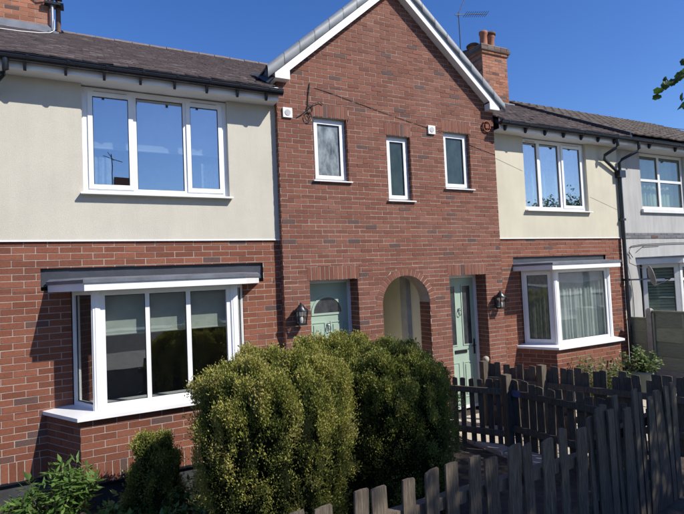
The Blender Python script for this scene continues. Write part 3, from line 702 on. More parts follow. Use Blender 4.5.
# reveals of the openings on the right and left jambs
def reveal(B, x, z0, z1, depth, side, base=SOL1):
    if side > 0: w = W(x, GY, -PI/2); w.o = Vector((x, GY+depth, 0))       # right jamb faces left; runs front to back
    else: w = W(x, GY, PI/2)
    B.course_wall(w, z0, z1, base-6*GCH, lambda v: [(0, depth)], off=.06, ch=GCH, bl=GBL)
for a, b_, z0, z1, s in WINS: reveal(GB, b_, z0, z1, .14, 1); reveal(GB, a, z0, z1, .14, -1)
for a, b_, z0, z1, s in DOORS: reveal(GB, b_, z0, z1, .36, 1); reveal(GB, a, z0, z1, .36, -1)
reveal(GB, AC+AR, .05, AZ, .30, 1); reveal(GB, AC-AR, .05, AZ, .30, -1)
w = W(GX0, GY, -PI/2); w.o = Vector((GX0, GY+.25, 0)); 
GB.course_wall(w, .05, 5.6, SOL1-6*GCH, lambda v: [(0, .25)], off=.05, ch=GCH, bl=GBL)      # left return
w = W(GX1, GY, PI/2); GB.course_wall(w, .05, 5.6, SOL1-6*GCH, lambda v: [(0, .25)], off=.05, ch=GCH, bl=GBL)
for i in range(n):                            # intrados of the arch
    a0 = PI*i/n; a1 = PI*(i+1)/n
    q = [(AC+AR*math.cos(t), AZ+AR*math.sin(t)) for t in (a0, a1)]
    GB.mort.add([(q[0][0],GY,q[0][1]),(q[1][0],GY,q[1][1]),(q[1][0],GY+.30,q[1][1]),(q[0][0],GY+.30,q[0][1])], [(0,1,2,3)])
GB.finish()
# heads of square openings
for a, b_, z0, z1, s in WINS+DOORS:
    b = MB(); b.box(a-.03, b_+.03, GY+.005, GY+.39, z1+.001, z1+.08); b.build('lintel', 'mortar', gab)
for i, (a, b_, z0, z1, s) in enumerate(WINS):
    window(gab, GW, a, b_, z0, z1, [(a+.06, b_-.06)], d=-.085, fw=.045, glass='glass_frost_pale' if i == 0 else 'glass_frost_dark', sashes=(0,), sill=(a-.03, b_+.045, .03, .05))
# passage behind the arch
b = MB(); x0, x1 = AC-AR-.03, AC+AR+.03
b.add([(x1,GY+.30,.02),(x1,6.6,.02),(x1,6.6,2.75),(x1,GY+.30,2.75),(x0,GY+.30,.02),(x0,6.6,.02),(x0,6.6,2.75),(x0,GY+.30,2.75)], [(0,1,2,3),(5,4,7,6),(3,2,6,7)])
b.add([(AC+1.2*AR,GY+.301,AZ-.2),(AC+1.2*AR,GY+.301,2.76),(AC-1.2*AR,GY+.301,2.76),(AC-1.2*AR,GY+.301,AZ-.2)] + [(AC+(AR+.0)*math.cos(PI*i/12),GY+.301,AZ+AR*math.sin(PI*i/12)) for i in range(13)], [(0,1,10,4)] if False else [])
pw = b.build('passage_wall', 'passage', gab)
b = MB(); b.box(x1-.10, x1-.002, .50, .70, .03, 2.74); b.build('passage_pipe_casing', 'vent_grey', gab)
b = MB(); b.box(x0-.02, x1+.02, GY+.02, 6.6, -.05, .02); b.build('passage_floor', 'concrete', gab)

# ------------------------------------------------------------------ doors
def ring_pts(cx, cz, r, a0, a1, n): return [(cx+r*math.cos(a0+(a1-a0)*i/n), cz+r*math.sin(a0+(a1-a0)*i/n)) for i in range(n+1)]
def door(a, b_, z1, kind):
    w = GW; d = -.30
    o = MB(); o.wbox(w, a+.06, b_-.06, .10, z1-.06, d-.05, d); o = o.build('door', 'door_green', gab)
    fr = MB(); fr.wbox(w, a, a+.055, .06, z1, d-.07, d+.03); fr.wbox(w, b_-.055, b_, .06, z1, d-.07, d+.03); fr.wbox(w, a+.055, b_-.055, z1-.055, z1, d-.07, d+.029); fr.wbox(w, a+.055, b_-.055, .05, .098, d-.07, d+.028)
    fr.build('door_frame', 'upvc', o)
    def panel(u0, u1, v0, v1):
        p = MB(); e = .022
        for q in ((u0,u1,v0,v0+e),(u0,u1,v1-e,v1),(u0,u0+e,v0+e,v1-e),(u1-e,u1,v0+e,v1-e)): p.wbox(w, *q, d-.01, d+.010)
        p.wbox(w, u0+.05, u1-.05, v0+.05, v1-.05, d-.01, d+.012); p.build('door_panel', 'door_green', o)
    cx = (a+b_)/2
    if kind == 1:
        pts = ring_pts(cx, 2.0, .245, 0, PI, 14); p = MB(); p.wprism(w, pts, d-.01, d+.004); p.build('fanlight', 'glass_door', o)
        p = MB(); ro = ring_pts(cx, 2.0, .285, 0, PI, 14); ri = ring_pts(cx, 2.0, .247, 0, PI, 14)
        for i in range(14): p.wprism(w, [ri[i], ro[i], ro[i+1], ri[i+1]], d-.01, d+.014)
        p.wbox(w, cx-.285, cx+.285, 1.965, 1.998, d-.01, d+.0145); p.build('fanlight_trim', 'door_green', o)
        for u0, u1 in ((a+.12, cx-.04), (cx+.04, b_-.12)):
            panel(u0, u1, 1.18, 1.86); panel(u0, u1, .25, .95)
    else:
        for u0, u1 in ((a+.13, cx-.09), (cx+.085, b_-.15)):
            p = MB(); p.wbox(w, u0, u1, 1.22, 2.30, d-.01, d+.004); p.build('door_glass', 'glass_door', o)
            p = MB(); e = .022
            for q in ((u0-e,u1+e,1.22-e,1.22),(u0-e,u1+e,2.30,2.30+e),(u0-e,u0,1.22,2.30),(u1,u1+e,1.22,2.30)): p.wbox(w, *q, d-.01, d+.012)
            p.build('glass_trim', 'door_green', o)
        for u0, u1 in ((a+.12, cx-.04), (cx+.04, b_-.12)): panel(u0, u1, .25, .90)
    kz = 1.80 if kind == 1 else 1.86
    p = MB(); p.lathe([(.02,0),(.026,.01),(.02,.03)], *w.p(cx, kz, d+.012), 10); p.tube([w.p(cx+.035*math.cos(t), kz-.05+.055*math.sin(t), d+.03) for t in [2*PI*i/12 for i in range(13)]], .008, 6); p.wbox(w, cx-.018, cx+.018, kz-.02, kz+.03, d, d+.02)
    p.build('knocker', 'chrome' if kind == 1 else 'chrome', o)
    p = MB(); p.wbox(w, cx-.14, cx+.14, 1.06, 1.12, d, d+.014); p.build('letter_plate', 'black_metal', o)
    hx = b_-.105; p = MB(); p.wbox(w, hx-.016, hx+.016, 1.02, 1.30, d, d+.012); p.tube([w.p(hx, 1.18, d+.01), w.p(hx, 1.18, d+.05), w.p(hx-.11, 1.18, d+.055)], .010, 8); p.build('handle', 'black_metal', o)
door(*DOORS[0][:2], DOORS[0][3], 1); door(*DOORS[1][:2], DOORS[1][3], 2)

# ------------------------------------------------------------------ right house
RBk = Bricks(right, 'brick_warm'); cR = 8.62
RREC = (7.37, 10.13, 2.60, 2.805)
def free_right(v):
    f = [(GX1-.02, 10.70)]
    if v < 1.09: f = sub_int(f, cR-1.23, cR+1.23)
    elif v < 2.55: f = sub_int(f, cR-1.07, cR+1.07)
    elif v < RREC[3]: f = sub_int(f, RREC[0], RREC[1])
    return f
RBk.course_wall(FRONT, SOL1, Z_REND, SOL1, free_right, (1.09, 2.55, RREC[3]), off=.02)
for a, b_ in ((GX1, cR-1.23), (cR+1.23, 10.70)): RBk.soldiers(FRONT, a, b_, SOL0, SOL1)
bay(right, RBk, cR, .77, 1.10, 1.28, 7.70, 9.54, RREC, [(cR-.77+.10, cR+.77-.10)], True, 'glass_bay', canopy_hw=(7.36, 7.56, 9.50, 9.86))
RBk.finish()
for q in ((GX1, cR-1.2), (cR+1.2, 10.70)): box_part('plinth', 'plinth', right, FRONT, q[0], q[1], -.1, SOL0-.001, -.10, -.03)
RX0, RX1 = 7.79, 9.66
rendered(right, 'render_yellow', GX1-.02, 10.70, RX0, RX1, 3.75, Z_REND, 5.23)
window(right, FRONT, RX0, RX1, 3.75, 5.205, [(7.87, 8.25), (8.33, 8.88), (8.96, 9.57)], d=-.045, fw=.07, glass='glass', sashes=(2,), sill=(RX0-.03, RX1+.03, .035, .10), vents=(0, 2))

# ------------------------------------------------------------------ grey house
gy = .06; G = W(0, gy)
b = MB(); wz = (3.86, 5.21)
b.wbox(G, 10.70, 11.66, 3.29, 5.23, -.1, 0); b.wbox(G, 13.45, 17.5, 3.29, 5.23, -.1, 0); b.wbox(G, 11.66, 13.45, 3.29, wz[0]-.06, -.1, 0)
b.wbox(G, 10.70, 11.40, -.1, 3.16, -.1, 0); b.wbox(G, 14.6, 17.5, -.1, 3.16, -.1, 0); b.wbox(G, 11.40, 14.6, 2.72, 3.16, -.1, 0)
b.build('rendered_wall', 'render_grey', grey)
B = Bricks(grey, 'brick_blue', 'mortar_old'); B.course_wall(G, 3.16, 3.29, 3.16, lambda v: [(10.70, 17.5)], ch=.065, d=.012); B.finish('band_course', 60)
window(grey, G, 11.66, 13.45, wz[0], wz[1], [(11.73, 12.42), (12.50, 13.38)], d=-.05, fw=.07, glass='glass_old', mat='upvc_old', transoms=(4.56,), sill=(11.60, 13.52, .09, .06))
cG = 13.0
zc = 2.55
for a, b_ in (((11.45, gy), (12.05, -.45)), ((12.05, -.45), (13.95, -.45)), ((13.95, -.45), (14.55, gy))):
    w = W.through(a, b_); L = w.len; mid = [(.12, L-.12)] if L < 1 else [(.09, L*.5-.04), (L*.5+.04, L-.09)]
    window(grey, w, .02, L-.02, .9, zc, mid, d=0, fw=.09, glass='glass_old', mat='upvc_old', transoms=(2.18,))
    b = MB(); b.wbox(w, 0, L, -.1, .88, -.15, -.01); b.build('bay_wall', 'render_grey', grey)
    b = MB(); b.wbox(w, -.02, L+.02, .86, .898, -.1, .07); b.build('bay_sill', 'upvc_old', grey)
b = MB(); b.prism([(11.28, gy-.001), (11.95, -.60), (14.05, -.60), (14.72, gy-.001)], zc+.002, zc+.13); o = b.build('bay_roof', 'upvc_old', grey)
b = MB(); b.prism([(11.26, gy-.001), (11.94, -.63), (14.06, -.63), (14.74, gy-.001)], zc+.131, zc+.17); b.build('lead_top', 'lead', o)

# ------------------------------------------------------------------ house shells so that rooms are closed and dark
def shell(house, x0, x1, y0):
    b = MB(); yb = 6.6
    b.box(x0, x0+.1, y0+.11, yb, 0, 5.2); b.box(x1-.1, x1, y0+.11, yb, 0, 5.2); b.build('party_wall', 'interior', house)
    b = MB(); b.box(x0+.1, x1-.1, yb-.1, yb, 0, 5.2); b.box(x0+.1, x1-.1, 3.0, 3.1, .06, 5.2); b.build('inner_wall', 'interior', house)
    b = MB(); b.box(x0+.1, x1-.1, y0+.0-.11+.21, yb-.1, 2.86, 3.10); b.box(x0+.1, x1-.1, y0+.11, yb-.1, 0, .06); b.box(x0+.1, x1-.1, y0+.11, yb-.1, 5.205, 5.22); b.build('floor', 'interior', house)
shell(left, -3.0, 2.57, 0); shell(right, 6.96, 10.69, 0); shell(grey, 10.71, 17.4, gy)
b = MB(); b.box(2.62, AC-AR-.06, GY+.42, 6.6, .02, 5.2); b.box(AC+AR+.06, 6.9, GY+.42, 6.6, .02, 5.2); b.box(AC-AR-.06, AC+AR+.06, GY+.33, 6.6, 2.77, 5.2); b.build('inner_wall', 'interior', gab)
b = MB()
for f in (lambda: None,):
    hx = [(AC-AR-.06, AC+AR+.06)]
    q = [(AC-AR-.06, AZ), (AC-AR-.06, 2.78), (AC+AR+.06, 2.78), (AC+AR+.06, AZ)] 
    pts = [(AC+AR*math.cos(PI*i/16), AZ+AR*math.sin(PI*i/16)) for i in range(17)]
    for i in range(16):
        p0, p1 = pts[i], pts[i+1]
        b.add([(p0[0],GY+.302,p0[1]),(p0[0],GY+.302,2.78),(p1[0],GY+.302,2.78),(p1[0],GY+.302,p1[1])], [(0,1,2,3)])
b.build('passage_head', 'passage', gab)

# ------------------------------------------------------------------ curtains and blinds (hang in the windows)
b = MB(); b.wbox(FRONT, .0, 1.80, 4.46, 5.15, -.285, -.275); b.tube([FRONT.p(.0, 4.46, -.28), FRONT.p(1.80, 4.46, -.28)], .016, 6); b.build('roller_blind', 'blind_blue', None, label='half-lowered pale roller blind inside the upper window of the left house', cat='blind')
curtain('net_curtain', 'thin net at the left edge of the left house upper window', 'curtain', 'net_white', FRONT, .0, .30, 3.86, 4.33, -.26, 4, .02, seed=2)
curtain('net_curtain', 'thin net at the right edge of the left house upper window', 'curtain', 'net_white', FRONT, 1.50, 1.80, 3.86, 4.33, -.26, 4, .02, seed=3)
b = MB(); w = W(0, -.42); b.wbox(w, .12, 1.65, 1.98, 2.46, -.012, 0); b.tube([w.p(.12, 1.98, -.006), w.p(1.65, 1.98, -.006)], .014, 6); b.build('roller_blind', 'blind_sage', None, label='pale sage roller blind half down in the front of the left bay', cat='blind')
w = W(0, -.40); curtain('net_curtain', 'pale green net curtain filling the front pane of the right bay', 'curtain', 'net_green', w, cR-.68, cR+.68, 1.16, 2.34, 0, 13, .022, seed=5)
# swagged white valance
b = MB(); n = 28; vs = []
for r_ in range(5):
    for i in range(n+1):
        x = i/n; sag = .09*(1-(2*x-1)**2)
        vs.append(w.p(cR-.68+1.36*x, 2.27+.045*r_+sag*.35*(r_-1)*.5+.01*math.sin(9*x+r_*1.9), .05+.022*math.sin(r_*2.4+x*5)))
b.add(vs, [(r_*(n+1)+i, r_*(n+1)+i+1, (r_+1)*(n+1)+i+1, (r_+1)*(n+1)+i) for r_ in range(4) for i in range(n)], True); b.build('valance', 'valance', None, label='white swagged valance across the top of the right bay window', cat='valance')
wl = W.through((cR-1.10, 0), (cR-.77, -.55)); curtain('lace_curtain', 'beige lace curtain in the narrow angled light of the right bay', 'curtain', 'lace', wl, .07, wl.len-.08, 1.14, 2.50, -.10, 5, .015, seed=8)
wl = W.through((cR+.77, -.55), (cR+1.10, 0)); curtain('net_curtain', 'pale green net in the right bay side light nearest the downpipe', 'curtain', 'net_green', wl, .07, wl.len-.08, 1.14, 2.50, -.10, 5, .015, seed=9)
curtain('net_curtain', 'white net curtain in the upper window of the right house', 'curtain', 'net_white', FRONT, 7.84, 9.60, 3.80, 5.14, -.26, 15, .02, seed=11)
curtain('net_curtain', 'pale net behind the four panes of the grey house upper window', 'curtain', 'blind_sage', G, 11.7, 13.42, 3.9, 5.15, -.28, 9, .02, seed=12)
wl = W.through((11.45, gy), (12.05, -.45)); b = MB()
for k_ in range(22): b.wbox(wl, .08, wl.len-.08, 1.0+k_*.068, 1.0+k_*.068+.055, -.10-.006*(k_ % 2), -.094-.006*(k_ % 2))
b.build('slatted_blind', 'blind_sage', None, label='pale slatted blind in the angled bay light of the grey house', cat='blind')
# plant and cushion shapes seen faintly inside the left bay
b = MB(); b.lathe([(.05,0),(.09,.02),(.10,.16),(.085,.17)], 1.52, -.30, 1.13, 14); b.build('window_vase', 'terracotta', None, label='small round ornament on the inner sill of the left bay', cat='ornament')

# ------------------------------------------------------------------ small fittings
for x, z, lab in ((2.745, 5.105, 'small square white wall vent at the top left corner of the gable'), (5.455, 5.095, 'small square white wall vent between the right two gable windows')):
    o = MB(); o.wbox(GW, x-.075, x+.075, z-.075, z+.075, -.005, .035); o = o.build('wall_vent', 'white_plastic', None, label=lab, cat='vent')
    b = MB(); b.wprism(GW, ring_pts(x, z, .048, 0, 2*PI*15/16, 15), .03, .041); b.build('grille', 'vent_grey', o)
def lantern(x, z, lab):
    t = thing('wall_lantern', lab, 'lantern', 'lanterns on the gable'); w = GW
    b = MB(); b.wbox(w, x-.045, x+.045, z-.13, z+.09, .0, .022); b.tube([w.p(x, z+.06, .02), w.p(x, z+.12, .06), w.p(x, z+.13, .11)], .012, 8); b.build('wall_bracket', 'black_metal', t)
    cx, cy, _ = w.p(x, 0, .115)
    b = MB(); 
    for sx in (-1, 1):
        for sy in (-1, 1): b.hexa([(cx+sx*.052-.008,cy+sy*.052-.008,z-.13),(cx+sx*.052+.008,cy+sy*.052-.008,z-.13),(cx+sx*.052+.008,cy+sy*.052+.008,z-.13),(cx+sx*.052-.008,cy+sy*.052+.008,z-.13),(cx+sx*.072-.008,cy+sy*.072-.008,z+.05),(cx+sx*.072+.008,cy+sy*.072-.008,z+.05),(cx+sx*.072+.008,cy+sy*.072+.008,z+.05),(cx+sx*.072-.008,cy+sy*.072+.008,z+.05)])
    b.box(cx-.065, cx+.065, cy-.065, cy+.065, z-.155, z-.128); b.build('cage', 'black_metal', t)
    b = MB(); b.box(cx-.055, cx+.055, cy-.055, cy+.055, z-.125, z+.048); b.build('lamp_glass', 'lamp_glass', t)
    b = MB(); b.lathe([(.115,.048),(.118,.06),(.05,.12),(.045,.14),(.02,.15),(.016,.175),(.002,.18)], cx, cy, z, 8); b.build('lamp_cap', 'black_metal', t)
    b = MB(); b.lathe([(.018,0),(.03,.03),(.03,.07),(.01,.10)], cx, cy, z-.12, 8); b.build('bulb', 'white_plastic', t)
lantern(2.80, 2.03, 'black wall lantern left of the half-moon glazed green door'); lantern(6.765, 2.01, 'black wall lantern right of the tall-glazed green door')
# cable on the gable with loose loops, and a wire's shadow modelled as thin tubes over the right render
b = MB(); P = lambda u, v, d=.012: GW.p(u, v, d)
b.tube([P(3.14,5.62), P(3.12,5.50,.03), P(3.10,5.40), P(3.09,5.26), P(3.08,5.18)], .009, 6)
b.tube([P(2.90,5.05), P(3.0,5.12,.03), P(3.08,5.20,.03), P(3.20,5.30,.04), P(3.30,5.34,.03), P(3.35,5.30,.02)], .007, 6)
b.tube([P(3.08+.055*math.cos(t), 5.08+.075*math.sin(t), .02+.004*t) for t in [i*.5 for i in range(16)]], .007, 6)
b.tube([P(3.12+.05*math.cos(t), 5.21+.06*math.sin(t), .02) for t in [i*.5 for i in range(14)]], .007, 6)
b.tube([P(3.22,5.56), P(3.6,5.49), P(4.2,5.36), P(5.0,5.20), P(5.40,5.13), P(5.7,5.09,.02)], .0038, 6)
b.tube([P(6.32,4.90,.008), P(6.6,4.83,.008), P(6.93,4.76,.008)], .0045, 5)
b.build('telephone_cable', 'cable', None, label='loose black cable with loops running across the brick gable', cat='cable')
b = MB(); b.tube([FRONT.p(7.0, 4.74, .026), FRONT.p(7.74, 4.52, .026)], .002, 5)
b.build('wire_shadow_line', 'shadow_line_grey', None, label='wire shadow modelled as a thin grey line on the yellowish render between gable and upper window', cat='cable')
b = MB(); b.tube([FRONT.p(9.72, 4.06, .026), FRONT.p(10.62, 3.80, .026)], .002, 5); b.build('wire_shadow_line', 'shadow_line_grey', None, label='wire shadow modelled as a thin grey line on the yellowish render between upper window and downpipe', cat='cable')
b = MB(); b.tube([GW.p(6.74+.09*math.cos(t), 5.28+.10*math.sin(t), .03) for t in [i*PI/8 for i in range(17)]], .016, 6); b.wbox(GW, 6.70, 6.78, 5.24, 5.32, 0, .05); b.build('cable_bracket', 'brick_brown', None, label='round rusty bracket under the right end of the gable bargeboard', cat='bracket')
# right chimney aerial
t = thing('tv_aerial', 'black television aerial on the right brick chimney', 'aerial')
b = MB(); b.tube([(9.66, 3.76, 7.6), (9.66, 3.76, 10.05)], .014, 6); b.build('mast', 'black_metal', t)
b = MB(); b.tube([(9.52, 3.76, 9.95), (10.75, 3.74, 10.22)], .011, 6); b.build('boom', 'black_metal', t)
for i in range(11):
    x = 9.90+i*.083; z = 9.95+.2195*(x-9.52); b = MB(); b.tube([(x,3.75-.10,z+.04-.0),(x,3.75+.10,z-.04)], .006, 5); b.build('element', 'black_metal', t)
b = MB(); b.tube([(9.60,3.76,9.90),(9.93,3.74,10.55)], .012, 5); b.build('reflector', 'black_metal', t)
# left chimney mast with arm and small dish edge, cable on tiles
t = thing('aerial_mast', 'pair of metal poles strapped to the orange chimney at top left', 'aerial')
b = MB(); b.tube([(-.50, 2.80, 7.16), (-.50, 2.80, 8.9)], .028, 8); b.build('pole', 'metal_grey', t)
b = MB(); b.tube([(-.41, 2.88, 7.18), (-.41, 2.88, 8.9)], .040, 8); b.build('pole', 'pot_dark', t)
b = MB(); b.box(-.62, -.32, 2.74, 2.94, 7.62, 7.66); b.box(-.60, -.34, 2.72, 2.77, 7.70, 7.735); b.build('clamp', 'black_metal', t)
b = MB(); b.tube([(-.44, 2.80, 7.82), (-.28, 2.70, 7.76), (-.15, 2.62, 7.79), (-.02, 2.55, 7.90)], .022, 8); b.tube([(-.55, 2.74, 7.80), (-.66, 2.74, 7.76), (-.9, 2.78, 7.88)], .016, 6); b.build('arm', 'black_metal', t)
b = MB(); b.lathe([(.09,-.10),(.13,-.04),(.13,.10),(.05,.16)], -.02, 2.50, 7.92, 12); b.build('receiver_head', 'white_plastic', t)
b = MB(); b.tube([(-.47,2.76,7.35),(-.47,2.74,7.14),(-.52,2.48,6.97),(-.66,2.12,6.775),(-.90,1.90,6.655),(-1.3,1.82,6.61),(-2.2,1.80,6.60)], .006, 6); b.build('white_cable', 'white_plastic', None, label='white cable trailing over the mauve tiles from the left chimney', cat='cable')
# satellite dish
t = thing('satellite_dish', 'grey satellite dish on the grey house beside the downpipe', 'satellite dish')
ctr = Vector((11.10, -.34, 2.28)); ax = Vector((.72, -.66, .20)).normalized(); e1 = ax.cross(Vector((0,0,1))).normalized(); e2 = e1.cross(ax)
b = MB(); vs = []; K = 20
for s_ in (0, .008):
    for j in range(6):
        rr_ = j/5
        for i in range(K):
            a = 2*PI*i/K; q = ctr + e1*(math.cos(a)*.20*rr_) + e2*(math.sin(a)*.235*rr_) + ax*(.05*rr_*rr_-s_); vs.append(q)
fs = []
for s_ in (0, 1):
    for j in range(5):
        for i in range(K): q = (s_*6*K+j*K+i, s_*6*K+j*K+(i+1)%K, s_*6*K+(j+1)*K+(i+1)%K, s_*6*K+(j+1)*K+i); fs.append(q)
for i in range(K): fs.append((5*K+i, 5*K+(i+1)%K, 11*K+(i+1)%K, 11*K+i))
b.add(vs, fs, True); b.build('reflector', 'dish_grey', t)
b = MB(); b.tube([ctr-ax*.01-e2*.05, (10.98,-.22,2.22), (10.92,-.2,2.22), (10.92,gy,2.22)], .018, 8); b.box(10.87,10.97,gy-.012,gy-.001,2.12,2.32); b.build('bracket', 'metal_grey', t)
b = MB(); b.tube([ctr-e2*.22+ax*.04, ctr-e2*.16+ax*.36], .010, 6); b.build('feed_arm', 'metal_grey', t)
q = ctr-e2*.13+ax*.38; b = MB(); b.tube([q, q-ax*.10+e2*.02], .028, 8); b.build('receiver_head', 'black_metal', t)
b = MB(); b.tube([(11.02,gy-.02,2.2),(11.06,gy-.02,1.8),(11.05,gy-.02,1.2)], .008, 5); b.tube([(11.12,gy-.03,2.72),(11.0,gy-.03,2.85),(11.08,gy-.03,2.98),(11.5,gy-.03,3.02),(12.6,gy-.03,3.04),(14,gy-.03,3.05)], .009, 5); b.tube([(11.3,gy-.03,2.86),(11.55,gy-.03,2.98),(12.2,gy-.03,3.0)], .008, 5); b.tube([(11.0,gy-.03,2.85),(10.98,gy-.03,2.6),(11.2,gy-.2,2.45)], .008, 5)
b.build('house_cable', 'cable', None, label='tangled black cables above the bay of the grey house', cat='cable')
# overhead wire
b = MB(); A0 = Vector((13.2,3.6,7.45)); A1 = Vector((28.,3.0,8.05)); b.tube([A0.lerp(A1, i/10)+Vector((0,0,-.25*math.sin(PI*i/10))) for i in range(11)], .012, 5); b.build('overhead_wire', 'cable', None, label='thin overhead wire against the sky at the right', cat='wire')
# ------------------------------------------------------------------ vegetation
def nz(x, y, z): return noise.noise(Vector((x, y, z)))
def leaf_mesh(name, pts, dirs, sides, ln, wd, rnd, mat, parent, fold=.25):
    """pts, dirs, sides (n,3); one folded diamond (two quads sharing the midrib) for each leaf"""
    n = len(pts); nrm = np.cross(dirs, sides); nrm /= np.linalg.norm(nrm, axis=1, keepdims=True)+1e-9
    ln = ln[:, None]; wd = wd[:, None]
    base = pts; tip = pts+dirs*ln; mid = pts+dirs*ln*.45
    l = mid+sides*wd*.5+nrm*wd*fold*.5; r = mid-sides*wd*.5+nrm*wd*fold*.5
    v = np.stack([base, l, tip, r], 1).reshape(-1, 3)
    me = bpy.data.meshes.new(name); me.vertices.add(4*n); me.vertices.foreach_set('co', v.astype(np.float32).ravel())
    tri = (np.arange(n)[:, None]*4 + np.array([[0, 2, 1, 0, 3, 2]])).ravel()
    me.loops.add(6*n); me.loops.foreach_set('vertex_index', tri.astype(np.int32))
    me.polygons.add(2*n); me.polygons.foreach_set('loop_start', np.arange(0, 6*n, 3, dtype=np.int32))
    at = me.attributes.new('rnd', 'FLOAT', 'POINT'); at.data.foreach_set('value', np.repeat(np.clip(rnd, 0, 1), 4).astype(np.float32))
    me.materials.append(M[mat]); me.update(calc_edges=True); me.validate()
    o = bpy.data.objects.new(name, me); COL.objects.link(o); o.parent = parent; o['kind'] = 'stuff'
    return o
def unit(a): return a/(np.linalg.norm(a, axis=1, keepdims=True)+1e-9)

def bush(label, cx, cy, rx, ry, h, nleaf, seed, z0=0., mat='leaf_conifer', ln=.040, pr=.20, name='clipped_conifer', cat='bush', warm=0., base=.72, rag=.06, flat=.14, plumes=None):
    """many upright plumes grown together into one clipped mass"""
    rng = np.random.default_rng(seed); t = thing(name, label, cat)
    pl = []
    if plumes: pl = list(plumes)
    rings = 0 if plumes else max(1, int(round(min(rx, ry)/pr))) 
    for k in range(rings):
        f = 1-k/rings; n = max(1, int(2*PI*f*max(.01, (rx+ry)/2-pr*.8)/(pr*1.25))) if k < rings else 1
        for i in range(n):
            a = 2*PI*(i+rng.uniform(-.25, .25))/n+k; q = f*(1-rng.uniform(0, .10)); px = math.cos(a)*(rx-pr*.85)*q; py = math.sin(a)*(ry-pr*.85)*q
            rr = pr*rng.uniform(.75, 1.2); top = h*(.985-flat*q**3)+rng.normal(0, rag*.5); pl.append((px, py, rr, top))
    if not plumes: pl.append((0, 0, pr*1.1, h))
    pl = np.array(pl)
    w = pl[:, 2]*(pl[:, 3]+.3)*(.35+np.hypot(pl[:, 0]/rx, pl[:, 1]/ry)); idx = rng.choice(len(pl), size=int(nleaf//8*2.5), p=w/w.sum())
    p = pl[idx]; n = len(p); q = rng.random(n); q = np.where(rng.random(n) < .35, 1-rng.random(n)**1.5*.28, q); th = rng.random(n)*2*PI
    # keep the sides that face outwards of the mass
    prof = np.where(q < .62, .86+.14*np.sin(q/.62*PI/2), np.sqrt(np.clip(1-((q-.62)/.38)**2.3, 0, 1)))
    nn = np.array([noise.noise(Vector((math.cos(a)*1.6+seed+i_*3.1, math.sin(a)*1.6, z*5))) for a, z, i_ in zip(th, q, idx)])
    rad = p[:, 2]*prof*(1+.38*nn)
    lean = base+(1-base)*np.clip(q*p[:, 3]/(.5*h), 0, 1)
    X = p[:, 0]*lean+np.cos(th)*rad; Y = p[:, 1]*lean+np.sin(th)*rad; Z = q*p[:, 3]*(1+.02*nn)
    # discard points buried in other plumes
    keep = np.ones(n, bool)
    for k in range(len(pl)):
        zq = np.clip(Z/pl[k, 3], 0, 1.2); pk = np.where(zq < .62, .9, np.sqrt(np.clip(1-((zq-.62)/.38)**2.3, 0, 1)))*pl[k, 2]
        keep &= ~((np.hypot(X-pl[k, 0]*lean, Y-pl[k, 1]*lean) < pk*.80) & (idx != k))
    X, Y, Z, th, q, nn = X[keep], Y[keep], Z[keep], th[keep], q[keep], nn[keep]; n = len(X)
    out = unit(np.stack([np.cos(th), np.sin(th), np.clip(q-.6, 0, 1)*3.0], 1)); b0 = np.stack([X, Y, Z], 1) - out*(rng.random(n)**1.4*.05)[:, None]
    brown = np.array([max(0, nz(v[0]*2.4+seed, v[1]*2.4, v[2]*1.5)-.22)*1.8 for v in b0]); patch = np.array([nz(v[0]*8.5-seed, v[1]*8.5, v[2]*5.5) for v in b0])
    kp = rng.random(n) < np.clip(.75+2.2*patch, .12, 1); b0 = b0+out*(patch*.115+rng.random(n)**6*.07)[:, None]
    b0, out, nn, patch, brown, q = b0[kp], out[kp], nn[kp], patch[kp], brown[kp], q[kp]; n = len(b0)
    P_, D_, S_, L_, W_, R_ = [], [], [], [], [], []
    tone = rng.normal(0, .07, n)
    for k in range(8):
        d = unit(out*rng.uniform(.2, 1.0, (n, 1)) + np.array([[0, 0, 1.]])*rng.uniform(.3, 1.1, (n, 1)) + rng.normal(0, .40, (n, 3)))
        sd_ = unit(np.cross(d, rng.normal(0, 1, (n, 3)))); P_.append(b0+rng.normal(0, .017, (n, 3))*np.array([[1, 1, 1.5]])); D_.append(d); S_.append(sd_)
        L_.append(ln*rng.uniform(.6, 1.35, n)); W_.append(ln*.55*rng.uniform(.7, 1.3, n)); R_.append(np.clip(.38+.40*nn+.50*patch+tone+rng.normal(0, .05, n)+.10*q+warm+brown*.25, 0, 1))  # tufts pale as new growth; hollows darker, their shade put into leaf colour
    leaf_mesh('foliage', np.concatenate(P_)+np.array([[cx, cy, z0]]), np.concatenate(D_), np.concatenate(S_), np.concatenate(L_), np.concatenate(W_), np.concatenate(R_), mat, t)
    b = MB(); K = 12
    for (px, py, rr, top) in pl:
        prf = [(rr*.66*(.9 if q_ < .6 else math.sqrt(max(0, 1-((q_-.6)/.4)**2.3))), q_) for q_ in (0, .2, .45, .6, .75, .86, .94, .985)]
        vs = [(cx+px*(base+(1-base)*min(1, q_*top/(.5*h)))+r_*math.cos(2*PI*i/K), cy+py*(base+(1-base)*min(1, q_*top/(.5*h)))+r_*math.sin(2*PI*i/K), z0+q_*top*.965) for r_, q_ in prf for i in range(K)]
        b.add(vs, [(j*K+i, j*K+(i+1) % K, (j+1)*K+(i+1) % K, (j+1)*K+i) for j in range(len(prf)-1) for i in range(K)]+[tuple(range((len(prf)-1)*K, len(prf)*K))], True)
    b.build('inner_growth_shaded', 'core_shaded', t, kind='stuff')  # core blocks the view through and carries the hollows' shade in its colour
    b = MB(); b.tube([(cx, cy, z0-.1), (cx, cy, z0+.25)], [.07, .05], 8); b.build('stem', 'bark', t)
    return t
